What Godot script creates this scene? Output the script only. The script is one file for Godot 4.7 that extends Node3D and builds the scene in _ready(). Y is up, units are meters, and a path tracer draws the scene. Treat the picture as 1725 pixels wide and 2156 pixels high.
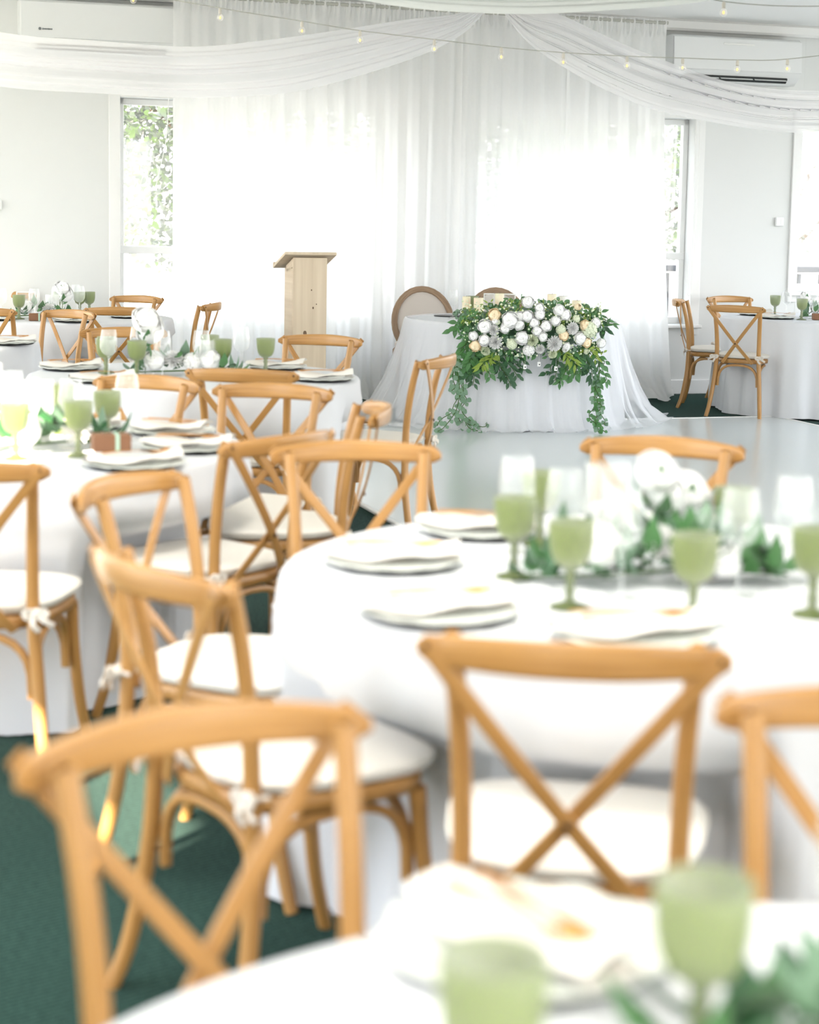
extends Node3D
# A wedding hall set for a reception: round tables with crossback chairs, a sheer curtain backdrop, a dance floor and a sweetheart table.
# Metres, y up. The camera stands at x = z = 0 and looks down -z; the far wall is turned by YAW about y.

const YAW := 0.31416
const O := Vector3(2.575, 0, -15.753)
const CEIL := 3.265

var rng := RandomNumberGenerator.new()
var used := {}
var M := {}
var SH := {}
var seats := []   # every seat as [place, turn]: the cloths give way to them


# ------------------------------------------------------------------ mesh building
class MB:
	var v := PackedVector3Array()
	var n := PackedVector3Array()
	var uv := PackedVector2Array()
	var ix := PackedInt32Array()

	func tri(a: int, b: int, c: int) -> void:
		var g := (v[b] - v[a]).cross(v[c] - v[a])
		if g.dot(n[a] + n[b] + n[c]) > 0.0:
			ix.append_array([a, c, b])
		else:
			ix.append_array([a, b, c])

	func grid(rows: Array, wi := false, wj := false, us := 1.0, vs := 1.0) -> void:
		var R := rows.size()
		var C: int = rows[0].size()
		var at := v.size()
		var ni := R + (1 if wi else 0)
		var nj := C + (1 if wj else 0)
		for i in ni:
			var i0 := i % R
			var ip: int = (i0 + 1) % R if wi else mini(i0 + 1, R - 1)
			var im: int = (i0 - 1 + R) % R if wi else maxi(i0 - 1, 0)
			for j in nj:
				var j0 := j % C
				var jp: int = (j0 + 1) % C if wj else mini(j0 + 1, C - 1)
				var jm: int = (j0 - 1 + C) % C if wj else maxi(j0 - 1, 0)
				var a: Vector3 = rows[ip][j0] - rows[im][j0]
				var b: Vector3 = rows[i0][jp] - rows[i0][jm]
				if b.length() < 1e-7:
					b = rows[ip][jp] - rows[ip][jm] + rows[im][jp] - rows[im][jm]
				if a.length() < 1e-7:
					a = rows[ip][jp] - rows[im][jp]
				var nn := a.cross(b)
				v.append(rows[i0][j0])
				n.append(nn.normalized() if nn.length() > 1e-12 else Vector3.UP)
				uv.append(Vector2(us * j / maxf(nj - 1, 1), vs * i / maxf(ni - 1, 1)))
		for i in ni - 1:
			for j in nj - 1:
				var p := at + i * nj + j
				tri(p, p + 1, p + nj)
				tri(p + 1, p + nj + 1, p + nj)

	func fan(pts: PackedVector3Array, up: Vector3) -> void:
		var c := Vector3.ZERO
		for p in pts:
			c += p
		c /= pts.size()
		var at := v.size()
		v.append(c); n.append(up); uv.append(Vector2(0.5, 0.5))
		for p in pts:
			v.append(p); n.append(up); uv.append(Vector2(0.5 + p.x - c.x, 0.5 + p.z - c.z))
		for k in pts.size():
			tri(at, at + 1 + k, at + 1 + (k + 1) % pts.size())

	func sweep(path: PackedVector3Array, sec: PackedVector2Array, up: Vector3, scale := [], caps := true) -> void:
		# sec.x runs sideways (tangent x up), sec.y along up
		var rows := []
		var L := 0.0
		for i in path.size():
			var t := (path[mini(i + 1, path.size() - 1)] - path[maxi(i - 1, 0)]).normalized()
			var s := t.cross(up).normalized()
			var u := s.cross(t).normalized()
			var k: float = scale[i] if scale.size() else 1.0
			var row := PackedVector3Array()
			for q in sec:
				row.append(path[i] + s * q.x * k + u * q.y * k)
			rows.append(row)
			if i:
				L += path[i].distance_to(path[i - 1])
		grid(rows, false, true, 1.0, L)
		if caps:
			fan(rows[0], (path[0] - path[1]).normalized())
			fan(rows[-1], (path[-1] - path[-2]).normalized())

	func tube(path: PackedVector3Array, r: float, sides := 8, scale := [], caps := true) -> void:
		var sec := PackedVector2Array()
		for k in sides:
			sec.append(Vector2(cos(TAU * k / sides), sin(TAU * k / sides)) * r)
		var d := (path[-1] - path[0]).normalized()
		sweep(path, sec, Vector3(0.31, 0.12, 0.94) if absf(d.z) < 0.8 else Vector3(0.1, 0.99, 0.0), scale, caps)

	func lathe(prof: PackedVector2Array, sides := 24, c := Vector3.ZERO) -> void:
		var rows := []
		for p in prof:
			var row := PackedVector3Array()
			for k in sides:
				row.append(c + Vector3(p.x * cos(TAU * k / sides), p.y, p.x * sin(TAU * k / sides)))
			rows.append(row)
		grid(rows, false, true)

	func ball(c: Vector3, r: Vector3, a := 8, b := 6) -> void:
		var rows := []
		for i in b + 1:
			var f := PI * i / b
			var row := PackedVector3Array()
			for k in a:
				row.append(c + Vector3(r.x * sin(f) * cos(TAU * k / a), r.y * cos(f), r.z * sin(f) * sin(TAU * k / a)))
			rows.append(row)
		grid(rows, false, true)

	func quad(p: Array, nn: Vector3) -> void:
		var at := v.size()
		for k in 4:
			v.append(p[k]); n.append(nn)
		var w: float = (p[1] - p[0]).length()
		var h: float = (p[3] - p[0]).length()
		uv.append(Vector2(0, 0)); uv.append(Vector2(w, 0)); uv.append(Vector2(w, h)); uv.append(Vector2(0, h))
		tri(at, at + 1, at + 2)
		tri(at, at + 2, at + 3)

	func box(c: Vector3, s: Vector3, bev := 0.004, B := Basis.IDENTITY) -> void:
		var h := s * 0.5
		var e := minf(bev, minf(h.x, minf(h.y, h.z)) * 0.49)
		var ax := [Vector3.RIGHT, Vector3.UP, Vector3.BACK]
		for a in 3:
			var b := (a + 1) % 3
			var d := (a + 2) % 3
			for sg in [-1.0, 1.0]:
				var o: Vector3 = ax[a] * h[a] * sg
				var P: Vector3 = ax[b] * (h[b] - e)
				var Q: Vector3 = ax[d] * (h[d] - e)
				quad([c + B * (o - P - Q), c + B * (o + P - Q), c + B * (o + P + Q), c + B * (o - P + Q)], B * (ax[a] * sg))
				for s2 in [-1.0, 1.0]:   # bevel between face a and face b
					var A1: Vector3 = ax[a] * h[a] * sg + ax[b] * (h[b] - e) * s2
					var A2: Vector3 = ax[a] * (h[a] - e) * sg + ax[b] * h[b] * s2
					quad([c + B * (A1 - Q), c + B * (A2 - Q), c + B * (A2 + Q), c + B * (A1 + Q)], B * (ax[a] * sg + ax[b] * s2).normalized())
		for sx in [-1.0, 1.0]:
			for sy in [-1.0, 1.0]:
				for sz in [-1.0, 1.0]:
					var at := v.size()
					var nn := (B * Vector3(sx, sy, sz)).normalized()
					v.append(c + B * Vector3(sx * h.x, sy * (h.y - e), sz * (h.z - e)))
					v.append(c + B * Vector3(sx * (h.x - e), sy * h.y, sz * (h.z - e)))
					v.append(c + B * Vector3(sx * (h.x - e), sy * (h.y - e), sz * h.z))
					for k in 3:
						n.append(nn); uv.append(Vector2.ZERO)
					tri(at, at + 1, at + 2)

	func mesh() -> ArrayMesh:
		var a := []
		a.resize(Mesh.ARRAY_MAX)
		a[Mesh.ARRAY_VERTEX] = v
		a[Mesh.ARRAY_NORMAL] = n
		a[Mesh.ARRAY_TEX_UV] = uv
		a[Mesh.ARRAY_INDEX] = ix
		var m := ArrayMesh.new()
		m.add_surface_from_arrays(Mesh.PRIMITIVE_TRIANGLES, a)
		return m


func V(x: float, y: float, z: float) -> Vector3:
	return Vector3(x, y, z)


func pv(a: Array) -> PackedVector3Array:
	return PackedVector3Array(a)


func curve(a: Array, steps := 24) -> PackedVector3Array:
	# a Catmull-Rom curve through the points
	var out := PackedVector3Array()
	var k := a.size() - 1
	for i in steps + 1:
		var f := float(i) / steps * k
		var s := mini(int(f), k - 1)
		out.append((a[s] as Vector3).cubic_interpolate(a[s + 1], a[maxi(s - 1, 0)], a[mini(s + 2, k)], f - s))
	return out


func rrect(w: float, h: float, p := 4.0, m := 12) -> PackedVector2Array:
	var out := PackedVector2Array()
	for k in m:
		var a := TAU * (k + 0.5) / m
		var c := cos(a)
		var s := sin(a)
		out.append(Vector2(signf(c) * pow(absf(c), 2.0 / p) * w * 0.5, signf(s) * pow(absf(s), 2.0 / p) * h * 0.5))
	return out


func fresh(called: String) -> String:
	var k: int = used.get(called, 0)
	used[called] = k + 1
	return called if k == 0 else "%s_%03d" % [called, k]


func tag(o: Node3D, label: String, category: String, group := "") -> Node3D:
	o.set_meta("label", label)
	o.set_meta("category", category)
	if group:
		o.set_meta("group", group)
	return o


func thing(called: String, label: String, category: String, group := "", at := Vector3.ZERO, turn := 0.0) -> Node3D:
	var o := Node3D.new()
	o.name = fresh(called)
	add_child(o)
	o.position = at
	o.rotation.y = turn
	return tag(o, label, category, group)


func part(parent: Node3D, called: String, shape: Variant, m: Material) -> MeshInstance3D:
	var o := MeshInstance3D.new()
	o.name = called
	o.mesh = shape.mesh() if shape is MB else shape
	o.material_override = m
	parent.add_child(o, true)
	return o


func solo(called: String, shape: Variant, m: Material, label: String, category: String, group := "", at := Vector3.ZERO, turn := 0.0) -> MeshInstance3D:
	var o := part(self, fresh(called), shape, m)
	o.position = at
	o.rotation.y = turn
	tag(o, label, category, group)
	return o


func struct(called: String, shape: Variant, m: Material, parent: Node3D = null) -> MeshInstance3D:
	var o := part(parent if parent else self, called, shape, m)
	if parent == null:
		o.set_meta("kind", "structure")
	return o


func copy(proto: Node3D, called: String, label: String, at: Vector3, turn := 0.0, group := "") -> Node3D:
	var o: Node3D = proto.duplicate()
	o.name = fresh(called)
	add_child(o)
	o.position = at
	o.rotation.y = turn
	o.set_meta("label", label)
	if group:
		o.set_meta("group", group)
	return o


func W(s: float, h: float, d: float) -> Vector3:
	# wall coordinates: s along the far wall to the right, h up, d out of the wall into the room
	return O + Vector3(cos(YAW) * s + sin(YAW) * d, h, -sin(YAW) * s + cos(YAW) * d)


# ------------------------------------------------------------------ materials
func mat(c: Color, rough := 0.6, metal := 0.0) -> StandardMaterial3D:
	var m := StandardMaterial3D.new()
	m.albedo_color = c
	m.roughness = rough
	m.metallic = metal
	m.cull_mode = BaseMaterial3D.CULL_DISABLED
	if rough >= 0.85:
		m.specular_mode = BaseMaterial3D.SPECULAR_DISABLED
	return m


func sheer(c: Color, a: float, back := 0.8) -> StandardMaterial3D:
	var m := mat(c, 0.9)
	m.transparency = BaseMaterial3D.TRANSPARENCY_ALPHA
	m.albedo_color.a = a
	m.backlight_enabled = true
	m.backlight = Color(back, back, back)
	return m


func glass(c: Color, a: float) -> StandardMaterial3D:
	var m := mat(c, 0.03)
	m.transparency = BaseMaterial3D.TRANSPARENCY_ALPHA
	m.albedo_color.a = a
	return m


func leafy(c: Color, back := 0.5) -> StandardMaterial3D:
	var m := mat(c, 0.5)
	m.backlight_enabled = true
	m.backlight = Color(back, back, back)
	return m


func pattern(w: int, h: int, f: Callable) -> ImageTexture:
	var im := Image.create(w, h, false, Image.FORMAT_RGB8)
	for y in h:
		for x in w:
			im.set_pixel(x, y, f.call(float(x) / w, float(y) / h))
	return ImageTexture.create_from_image(im)


func wood_tex(a: Color, b: Color, fu: float, fv: float, sd: int) -> ImageTexture:
	var z := FastNoiseLite.new()
	z.seed = sd
	z.frequency = 1.0
	z.fractal_octaves = 3
	return pattern(128, 256, func(u, v):
		# wraps round u so that the grain closes on a rod
		var p := Vector3(cos(TAU * u) * fu, sin(TAU * u) * fu, v * fv)
		var k: float = clampf(0.5 + 0.75 * z.get_noise_3dv(p) + 0.18 * z.get_noise_3dv(p * Vector3(4, 4, 1.5)), 0.0, 1.0)
		return a.lerp(b, k))


func materials() -> void:
	var t := wood_tex(Color(0.765, 0.585, 0.355), Color(0.645, 0.465, 0.25), 3.0, 3.0, 3)
	M.wood = mat(Color.WHITE, 0.32)
	M.wood.albedo_texture = t
	M.bolt = mat(Color(0.30, 0.20, 0.13), 0.5, 0.3)
	M.pine = mat(Color.WHITE, 0.6)
	M.pine.albedo_texture = wood_tex(Color(0.87, 0.805, 0.71), Color(0.79, 0.715, 0.615), 2.5, 1.6, 8)
	M.pine.uv1_scale = Vector3(1, 0.45, 1)
	M.knot = mat(Color(0.42, 0.33, 0.25), 0.7)
	M.oak = mat(Color.WHITE, 0.6)
	M.oak.albedo_texture = wood_tex(Color(0.66, 0.56, 0.46), Color(0.50, 0.40, 0.31), 4.0, 6.0, 12)
	M.cloth = mat(Color(0.87, 0.876, 0.89), 0.92)
	M.cushion = mat(Color(0.93, 0.915, 0.885), 0.95)
	M.tie = mat(Color(0.86, 0.83, 0.79), 0.95)
	M.linen = mat(Color(0.80, 0.77, 0.72), 0.9)
	M.napkin = mat(Color(0.93, 0.915, 0.89), 0.9)
	M.wall = mat(Color(0.885, 0.89, 0.885), 0.9)
	M.trim = mat(Color(0.93, 0.93, 0.925), 0.5)
	M.ceiling = mat(Color(0.97, 0.97, 0.965), 0.9)
	M.painted_shade_cloth = mat(Color(0.86, 0.875, 0.87), 0.92)  # greyer white: the shade on the front swag put into its colour
	M.plastic = mat(Color(0.91, 0.915, 0.915), 0.35)
	M.vent = mat(Color(0.16, 0.17, 0.17), 0.6)
	M.tulle = sheer(Color(0.96, 0.965, 0.98), 0.42)
	M.curtain = sheer(Color(0.965, 0.965, 0.96), 0.92, 1.0)
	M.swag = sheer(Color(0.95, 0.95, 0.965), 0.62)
	M.pane = glass(Color(0.9, 0.95, 0.95), 0.04)
	M.clear = glass(Color(0.95, 0.97, 0.97), 0.17)
	M.china = mat(Color(0.89, 0.905, 0.88), 0.25)
	M.charger = mat(Color(0.10, 0.085, 0.10), 0.4)
	M.gold = mat(Color(0.83, 0.60, 0.33), 0.3, 0.85)
	M.kraft = mat(Color(0.52, 0.37, 0.27), 0.8)
	M.ribbon = mat(Color(0.68, 0.80, 0.72), 0.6)
	M.wax = mat(Color(0.95, 0.91, 0.80), 0.5)
	M.wax.subsurf_scatter_enabled = true
	M.wax.subsurf_scatter_strength = 0.3
	M.whitewax = mat(Color(0.95, 0.95, 0.93), 0.5)
	M.wick = mat(Color(0.12, 0.1, 0.09), 0.9)
	M.petal = mat(Color(0.985, 0.985, 0.98), 0.7)
	M.peach = mat(Color(0.99, 0.91, 0.77), 0.7)
	M.green_white = mat(Color(0.91, 0.94, 0.83), 0.7)
	M.leaf = leafy(Color(0.25, 0.47, 0.22), 0.4)
	M.darkleaf = leafy(Color(0.16, 0.34, 0.19), 0.3)
	M.greyleaf = leafy(Color(0.43, 0.56, 0.45), 0.35)
	M.lime = leafy(Color(0.52, 0.62, 0.20), 0.4)
	M.stem = mat(Color(0.30, 0.42, 0.20), 0.7)
	M.bark = mat(Color(0.36, 0.29, 0.23), 0.95)
	M.outleaf = leafy(Color(0.20, 0.275, 0.09), 0.8)
	M.outleaf.specular_mode = BaseMaterial3D.SPECULAR_DISABLED
	M.outleaf2 = leafy(Color(0.16, 0.25, 0.17), 0.8)
	M.outleaf2.specular_mode = BaseMaterial3D.SPECULAR_DISABLED
	M.lawn = mat(Color(0.66, 0.65, 0.63), 0.95)
	M.deck = mat(Color(0.27, 0.27, 0.29), 0.8)
	M.wire = mat(Color(0.72, 0.72, 0.69), 0.6)
	M.socket = mat(Color(0.82, 0.80, 0.76), 0.5)
	M.filament = mat(Color(1.0, 0.8, 0.5), 0.5)
	M.filament.emission_enabled = true
	M.filament.emission = Color(1.0, 0.72, 0.38)
	M.filament.emission_energy_multiplier = 0.47
	M.added_lamp = mat(Color(0.95, 0.95, 0.94), 0.5)  # glow of the added ceiling panels
	M.added_lamp.emission_enabled = true
	M.added_lamp.emission = Color(1.0, 0.98, 0.95)
	M.added_lamp.emission_energy_multiplier = 0.45
	M.upholstery = mat(Color(0.80, 0.765, 0.735), 0.9)
	M.paper = mat(Color(0.95, 0.95, 0.94), 0.7)
	M.ink = mat(Color(0.18, 0.19, 0.2), 0.7)
	M.mark = mat(Color(0.42, 0.44, 0.45), 0.6)
	# hobnail glass: raised dots in a diamond pattern
	M.green = mat(Color(0.48, 0.555, 0.18), 0.3)
	M.green.transparency = BaseMaterial3D.TRANSPARENCY_ALPHA
	M.green.albedo_color.a = 0.78
	M.green.backlight_enabled = true
	M.green.backlight = Color(0.9, 0.9, 0.9)
	M.green.heightmap_enabled = true
	M.green.heightmap_texture = pattern(256, 128, func(u, v):
		var a := Vector2(u * 26.0, v * 9.0)
		var b := a + Vector2(0.5, 0.5)
		var d := minf((a - a.round()).length(), (b - b.round()).length())
		var k := clampf(1.0 - d / 0.42, 0.0, 1.0)
		return Color(k, k, k))
	M.green.heightmap_scale = 0.25
	M.green_stem = mat(Color(0.38, 0.45, 0.10), 0.15)
	M.green_stem.transparency = BaseMaterial3D.TRANSPARENCY_ALPHA
	M.green_stem.albedo_color.a = 0.72
	M.green_stem.backlight_enabled = true
	M.green_stem.backlight = Color(0.7, 0.7, 0.7)
	# carpet: a woven diagonal rib in dark teal
	var z := FastNoiseLite.new()
	z.seed = 5
	z.frequency = 0.05
	var carpet := pattern(256, 256, func(u, v):
		var r := 0.5 + 0.5 * sin(TAU * (u * 24.0 + v * 8.0))
		var q := 0.5 + 0.5 * sin(TAU * (v * 48.0 - u * 4.0))
		var k: float = clampf(0.6 * r + 0.4 * q + 0.02 + 0.5 * z.get_noise_2d(u * 600.0, v * 600.0), 0.0, 1.0)
		return Color(0.05, 0.115, 0.10).lerp(Color(0.245, 0.365, 0.335), k))
	M.carpet = mat(Color.WHITE, 0.95)
	M.carpet.rim_enabled = true
	M.carpet.rim = 0.08
	M.carpet.rim_tint = 0.6
	M.carpet.albedo_texture = carpet
	M.carpet.uv1_scale = Vector3(2.6, 2.6, 2.6)
	# dance floor: painted boards under a glossy coat
	M.dance = mat(Color(0.84, 0.865, 0.865), 0.16)
	M.dance.metallic_specular = 0.6


# ------------------------------------------------------------------ scene
func _ready() -> void:
	rng.seed = 7
	view_and_light()
	materials()
	room()
	outdoors()
	awning()
	curtains()
	fittings()
	chairs()
	protos()
	sweetheart()
	lectern()
	tables()


func view_and_light() -> void:
	var cam := Camera3D.new()
	cam.name = "camera"
	add_child(cam)
	cam.position = Vector3(0, 1.492, 0)
	cam.rotation_order = EULER_ORDER_YXZ
	cam.rotation = Vector3(-0.11866, 0, 0.01784)
	var f := 3722.0
	var a := CameraAttributesPhysical.new()
	a.frustum_focal_length = 50.0
	a.frustum_focus_distance = 12.6
	a.frustum_near = 0.1
	a.frustum_far = 200.0
	a.exposure_aperture = 2.1
	cam.attributes = a
	cam.projection = Camera3D.PROJECTION_FRUSTUM
	cam.near = 0.1
	cam.far = 200.0
	cam.size = 2156.0 / f * 0.1
	cam.frustum_offset = Vector2(0, -(1078.0 - 908.3) / f * 0.1)
	cam.current = true
	var we := WorldEnvironment.new()
	we.name = "environment"
	var e := Environment.new()
	e.background_mode = Environment.BG_SKY
	var sky := ProceduralSkyMaterial.new()
	sky.sky_top_color = Color(0.90, 0.935, 0.98)
	sky.sky_horizon_color = Color(1.0, 0.995, 0.985)
	sky.ground_horizon_color = Color(0.80, 0.80, 0.76)
	sky.ground_bottom_color = Color(0.70, 0.70, 0.66)
	sky.energy_multiplier = 1.0
	e.sky = Sky.new()
	e.sky.sky_material = sky
	e.background_energy_multiplier = 2.0
	e.tonemap_mode = Environment.TONE_MAPPER_LINEAR
	e.tonemap_exposure = 3.75
	e.sdfgi_enabled = true
	e.ssao_enabled = true
	e.ssil_enabled = true
	we.environment = e
	add_child(we)
	var sun := DirectionalLight3D.new()
	sun.name = "sun"
	sun.light_color = Color(1.0, 0.95, 0.86)
	sun.light_energy = 3.2
	sun.light_angular_distance = 0.6
	sun.shadow_enabled = true
	sun.sky_mode = DirectionalLight3D.SKY_MODE_LIGHT_ONLY
	add_child(sun)
	sun.look_at_from_position(Vector3.ZERO, Vector3(0.42, -0.42, -0.80), Vector3.UP)


func room() -> void:
	var B := Basis(Vector3.UP, YAW)
	# floor
	var f := MB.new()
	f.box(W(-2.95, -0.05, 9.4), V(13.9, 0.1, 19.6), 0.001, B)
	struct("floor", f, M.carpet)
	var df := MB.new()
	df.box(W(-2.5, 0.004, 5.25), V(4.4, 0.012, 6.7), 0.003, B)
	struct("floor_dance", df, M.dance)
	var dt := MB.new()
	for q in [[-4.715, 5.25, 0.03, 6.72], [-0.285, 5.25, 0.03, 6.72]]:
		dt.box(W(q[0], 0.006, q[1]), V(q[2], 0.016, q[3]), 0.004, B)
	for q in [[-2.5, 1.885, 4.46, 0.03], [-2.5, 8.615, 4.46, 0.03]]:
		dt.box(W(q[0], 0.006, q[1]), V(q[2], 0.016, q[3]), 0.004, B)
	struct("trim_1", dt, M.trim)
	var c := MB.new()
	c.box(W(-2.95, CEIL + 0.06, 9.4), V(13.9, 0.12, 19.6), 0.002, B)
	struct("ceiling", c, M.ceiling)
	# far wall with three openings: [s0, s1, sill, head]
	var holes := [[-5.16, -3.0, 0.62, 2.42], [-2.15, -0.12, 0.62, 2.42], [0.94, 2.3, 0.91, 2.42]]
	pierced("wall_far", holes, -9.8, 4.0, func(s, h, d): return W(s, h, -d), B)
	for k in 3:
		window(k + 1, holes[k], func(s, h, d): return W(s, h, -d), B, 0)
	# side and rear walls, beyond the frame: openings placed all round for the light
	pierced("wall_left", [[0.5, 2.3, 0.15, 2.9], [3.2, 4.6, 0.15, 2.9], [5.6, 7.6, 0.15, 2.9], [9.2, 11.9, 0.15, 2.9], [12.2, 13.3, 1.86, 2.14], [14.9, 17.2, 0.15, 2.9]], 0.0, 19.0, func(s, h, d): return W(-9.6 - d, h, s), B * Basis(Vector3.UP, -PI / 2))  # the narrow high slot is added to cast a sun strip
	pierced("wall_right", [[0.5, 3.2, 0.15, 2.9], [3.5, 6.2, 0.15, 2.9], [6.5, 9.2, 0.15, 2.9], [10.0, 12.6, 0.15, 2.9], [13.4, 16.0, 0.15, 2.9]], 0.0, 19.0, func(s, h, d): return W(3.7 + d, h, s), B * Basis(Vector3.UP, -PI / 2))
	pierced("wall_rear", [[-5.2, -1.6, 0.15, 2.9], [-1.0, 2.6, 0.15, 2.9]], -9.8, 4.0, func(s, h, d): return W(s, h, 19.0 + d), B)
	var bb := MB.new()
	for q in [[-9.6, 3.7]]:
		bb.box(W((q[0] + q[1]) / 2, 0.065, 0.012), V(q[1] - q[0], 0.13, 0.024), 0.006, B)
	struct("baseboard_far", bb, M.trim)
	var cr := MB.new()
	cr.box(W(-2.95, CEIL - 0.05, 0.04), V(13.3, 0.1, 0.08), 0.02, B)
	struct("trim_2", cr, M.trim)


func pierced(called: String, holes: Array, a: float, b: float, at: Callable, B: Basis) -> void:
	# a wall 0.2 thick built round its openings
	var m := MB.new()
	var x := a
	var put := func(s0, s1, h0, h1): m.box(at.call((s0 + s1) / 2, (h0 + h1) / 2, 0.1), Vector3(s1 - s0, h1 - h0, 0.2), 0.001, B)
	for q in holes:
		put.call(x, q[0], 0.0, CEIL)
		put.call(q[0], q[1], 0.0, q[2])
		put.call(q[0], q[1], q[3], CEIL)
		x = q[1]
	put.call(x, b, 0.0, CEIL)
	struct(called, m, M.wall)


func window(k: int, q: Array, at: Callable, B: Basis, split: int) -> void:
	var o := Node3D.new()
	o.name = "window_%d" % k
	add_child(o)
	o.set_meta("kind", "structure")
	var w: float = q[1] - q[0]
	var cs: float = (q[0] + q[1]) / 2
	var h: float = q[3] - q[2]
	var ch: float = (q[2] + q[3]) / 2
	var fr := MB.new()   # casing on the room side
	for e in [[q[0] - 0.045, ch, 0.09, h + 0.18], [q[1] + 0.045, ch, 0.09, h + 0.18], [cs, q[3] + 0.045, w, 0.09]]:
		fr.box(at.call(e[0], e[1], -0.01), Vector3(e[2], e[3], 0.022), 0.004, B)
	part(o, "casing", fr, M.trim)
	var si := MB.new()
	si.box(at.call(cs, q[2] - 0.015, -0.02), Vector3(w + 0.2, 0.03, 0.1), 0.006, B)
	part(o, "sill", si, M.trim)
	var lights := [[q[0], q[1]]] if split == 0 else [[q[0], cs], [cs, q[1]]]
	for l in lights:
		var sa := MB.new()
		var ww: float = l[1] - l[0]
		var c0: float = (l[0] + l[1]) / 2
		for e in [[l[0] + 0.025, ch, 0.05, h], [l[1] - 0.025, ch, 0.05, h], [c0, q[2] + 0.03, ww, 0.06], [c0, q[3] - 0.025, ww, 0.05]]:
			sa.box(at.call(e[0], e[1], 0.155), Vector3(e[2], e[3], 0.06), 0.005, B)
		var s := part(o, "sash", sa, M.trim)
		var mr := MB.new()
		mr.box(at.call(c0, 1.22 if k < 3 else 1.497, 0.145), Vector3(ww, 0.062, 0.05), 0.005, B)
		part(s, "meeting_rail", mr, M.trim)
		var pn := MB.new()
		pn.box(at.call(c0, ch, 0.165), Vector3(ww - 0.06, h - 0.06, 0.004), 0.0005, B)
		part(s, "pane", pn, M.pane)


func leaf_mesh(L: float, w: float, point := 1.0, fold := 0.25, bend := 0.2) -> MB:
	# a leaf along +y from the origin, its face towards +z
	var m := MB.new()
	var rows := []
	for i in 6:
		var t := i / 5.0
		var ww: float = w * 0.5 * pow(sin(PI * pow(t, 0.8)), 1.0 / point) if i > 0 and i < 5 else 0.0006
		var row := PackedVector3Array()
		for j in 3:
			var x := (j - 1.0) * ww
			row.append(Vector3(x, t * L, absf(x) * fold - bend * L * t * t))
		rows.append(row)
	m.grid(rows)
	return m


func petal(m: MB, X: Transform3D, L: float, w: float, cup: float, curl: float, nj := 3) -> void:
	var rows := []
	for i in 4:
		var t := i / 3.0
		var ww: float = w * 0.5 * [0.35, 0.9, 1.0, 0.45][i]
		var row := PackedVector3Array()
		for j in nj:
			var u := (j / (nj - 1.0)) * 2.0 - 1.0
			row.append(X * Vector3(u * ww, t * L, cup * (u * u * ww + 0.0) - curl * L * (t * t) + 0.35 * L * t * (1 - t)))
		rows.append(row)
	m.grid(rows)


func bloom(kind: String, R: float, sd: int) -> ArrayMesh:
	# a flower head facing +z, its base at the origin
	var key := "%s%.3f%d" % [kind, R, sd]
	if SH.has(key):
		return SH[key]
	var g := RandomNumberGenerator.new()
	g.seed = sd
	var m := MB.new()
	var N: int = {"rose": 7, "mum": 90, "ball": 60, "bud": 9}[kind]
	if kind == "rose":
		var rows := []
		for i in 17:
			var th := PI * 0.86 * i / 16.0
			var row := PackedVector3Array()
			for j in 30:
				var ph := TAU * j / 30.0
				var f := fposmod(th * 1.75 + ph / TAU * 2.0 + 0.16 * sin(3.0 * ph + sd) + 0.1 * sin(5.0 * ph), 1.0)
				var q := R * (0.80 + 0.17 * f * f + 0.03 * sin(3.0 * ph + th * 4.0)) * (1.0 - 0.12 * exp(-th * th * 6.0))
				row.append(V(0, 0, R * 0.3) + V(sin(th) * cos(ph), sin(th) * sin(ph), cos(th) * 0.85) * q)
			rows.append(row)
		m.grid(rows, false, true)
	for k in N:
		var t := (k + 0.5) / N
		var az := k * 2.39996 + g.randf_range(-0.1, 0.1)
		var X := Transform3D.IDENTITY
		if kind == "rose" or kind == "bud":
			var rr := R * (lerpf(0.9, 1.0, t) if kind == "rose" else lerpf(0.6, 0.9, t))
			var top := lerpf(0.95, 1.35, t) if kind == "rose" else lerpf(0.0, 0.4, t)
			var c := V(0, 0, R * 0.30)
			var rows := []
			for i in 5:
				var f := i / 4.0
				var th := lerpf(2.5, top, f)
				var q := rr * (1.0 + 0.13 * t * maxf(0.0, f - 0.6) / 0.4 + 0.03 * sin(k * 2.0))
				var hw: float = [0.5, 0.85, 0.95, 0.9, 0.6][i] * (0.95 if t > 0.3 else 1.3)
				var row := PackedVector3Array()
				for j in 5:
					var u := j / 2.0 - 1.0
					var ph := az + u * hw
					var tt := th + (0.16 * u * u if i == 4 else 0.0)
					row.append(c + V(sin(tt) * cos(ph), sin(tt) * sin(ph), cos(tt)) * q * (1.0 + 0.06 * u * u * f))
				rows.append(row)
			m.grid(rows)
		elif kind == "mum":
			X.basis = Basis(Vector3.BACK, az) * Basis(Vector3.RIGHT, PI / 2 - 1.75 * sqrt(t))
			X.origin = X.basis.y * R * 0.25
			petal(m, X, R * 0.75, R * 0.2, 1.4, -0.25)
		else:
			X.basis = Basis(Vector3.BACK, az) * Basis(Vector3.RIGHT, PI / 2 - 1.8 * sqrt(t))
			var c := X.basis.y * R * 0.8
			for e in 4:
				var Y := Transform3D(X.basis * Basis(Vector3.RIGHT, -PI / 2) * Basis(Vector3.BACK, e * PI / 2 + g.randf()), c)
				Y.basis = Y.basis * Basis(Vector3.RIGHT, 0.25)
				petal(m, Y, R * 0.2, R * 0.2, 0.3, 0.1)
	if kind == "mum" or kind == "ball":
		m.ball(Vector3(0, 0, R * 0.1), Vector3.ONE * R * (0.75 if kind == "ball" else 0.4), 8, 5)
	SH[key] = m.mesh()
	return SH[key]


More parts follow.
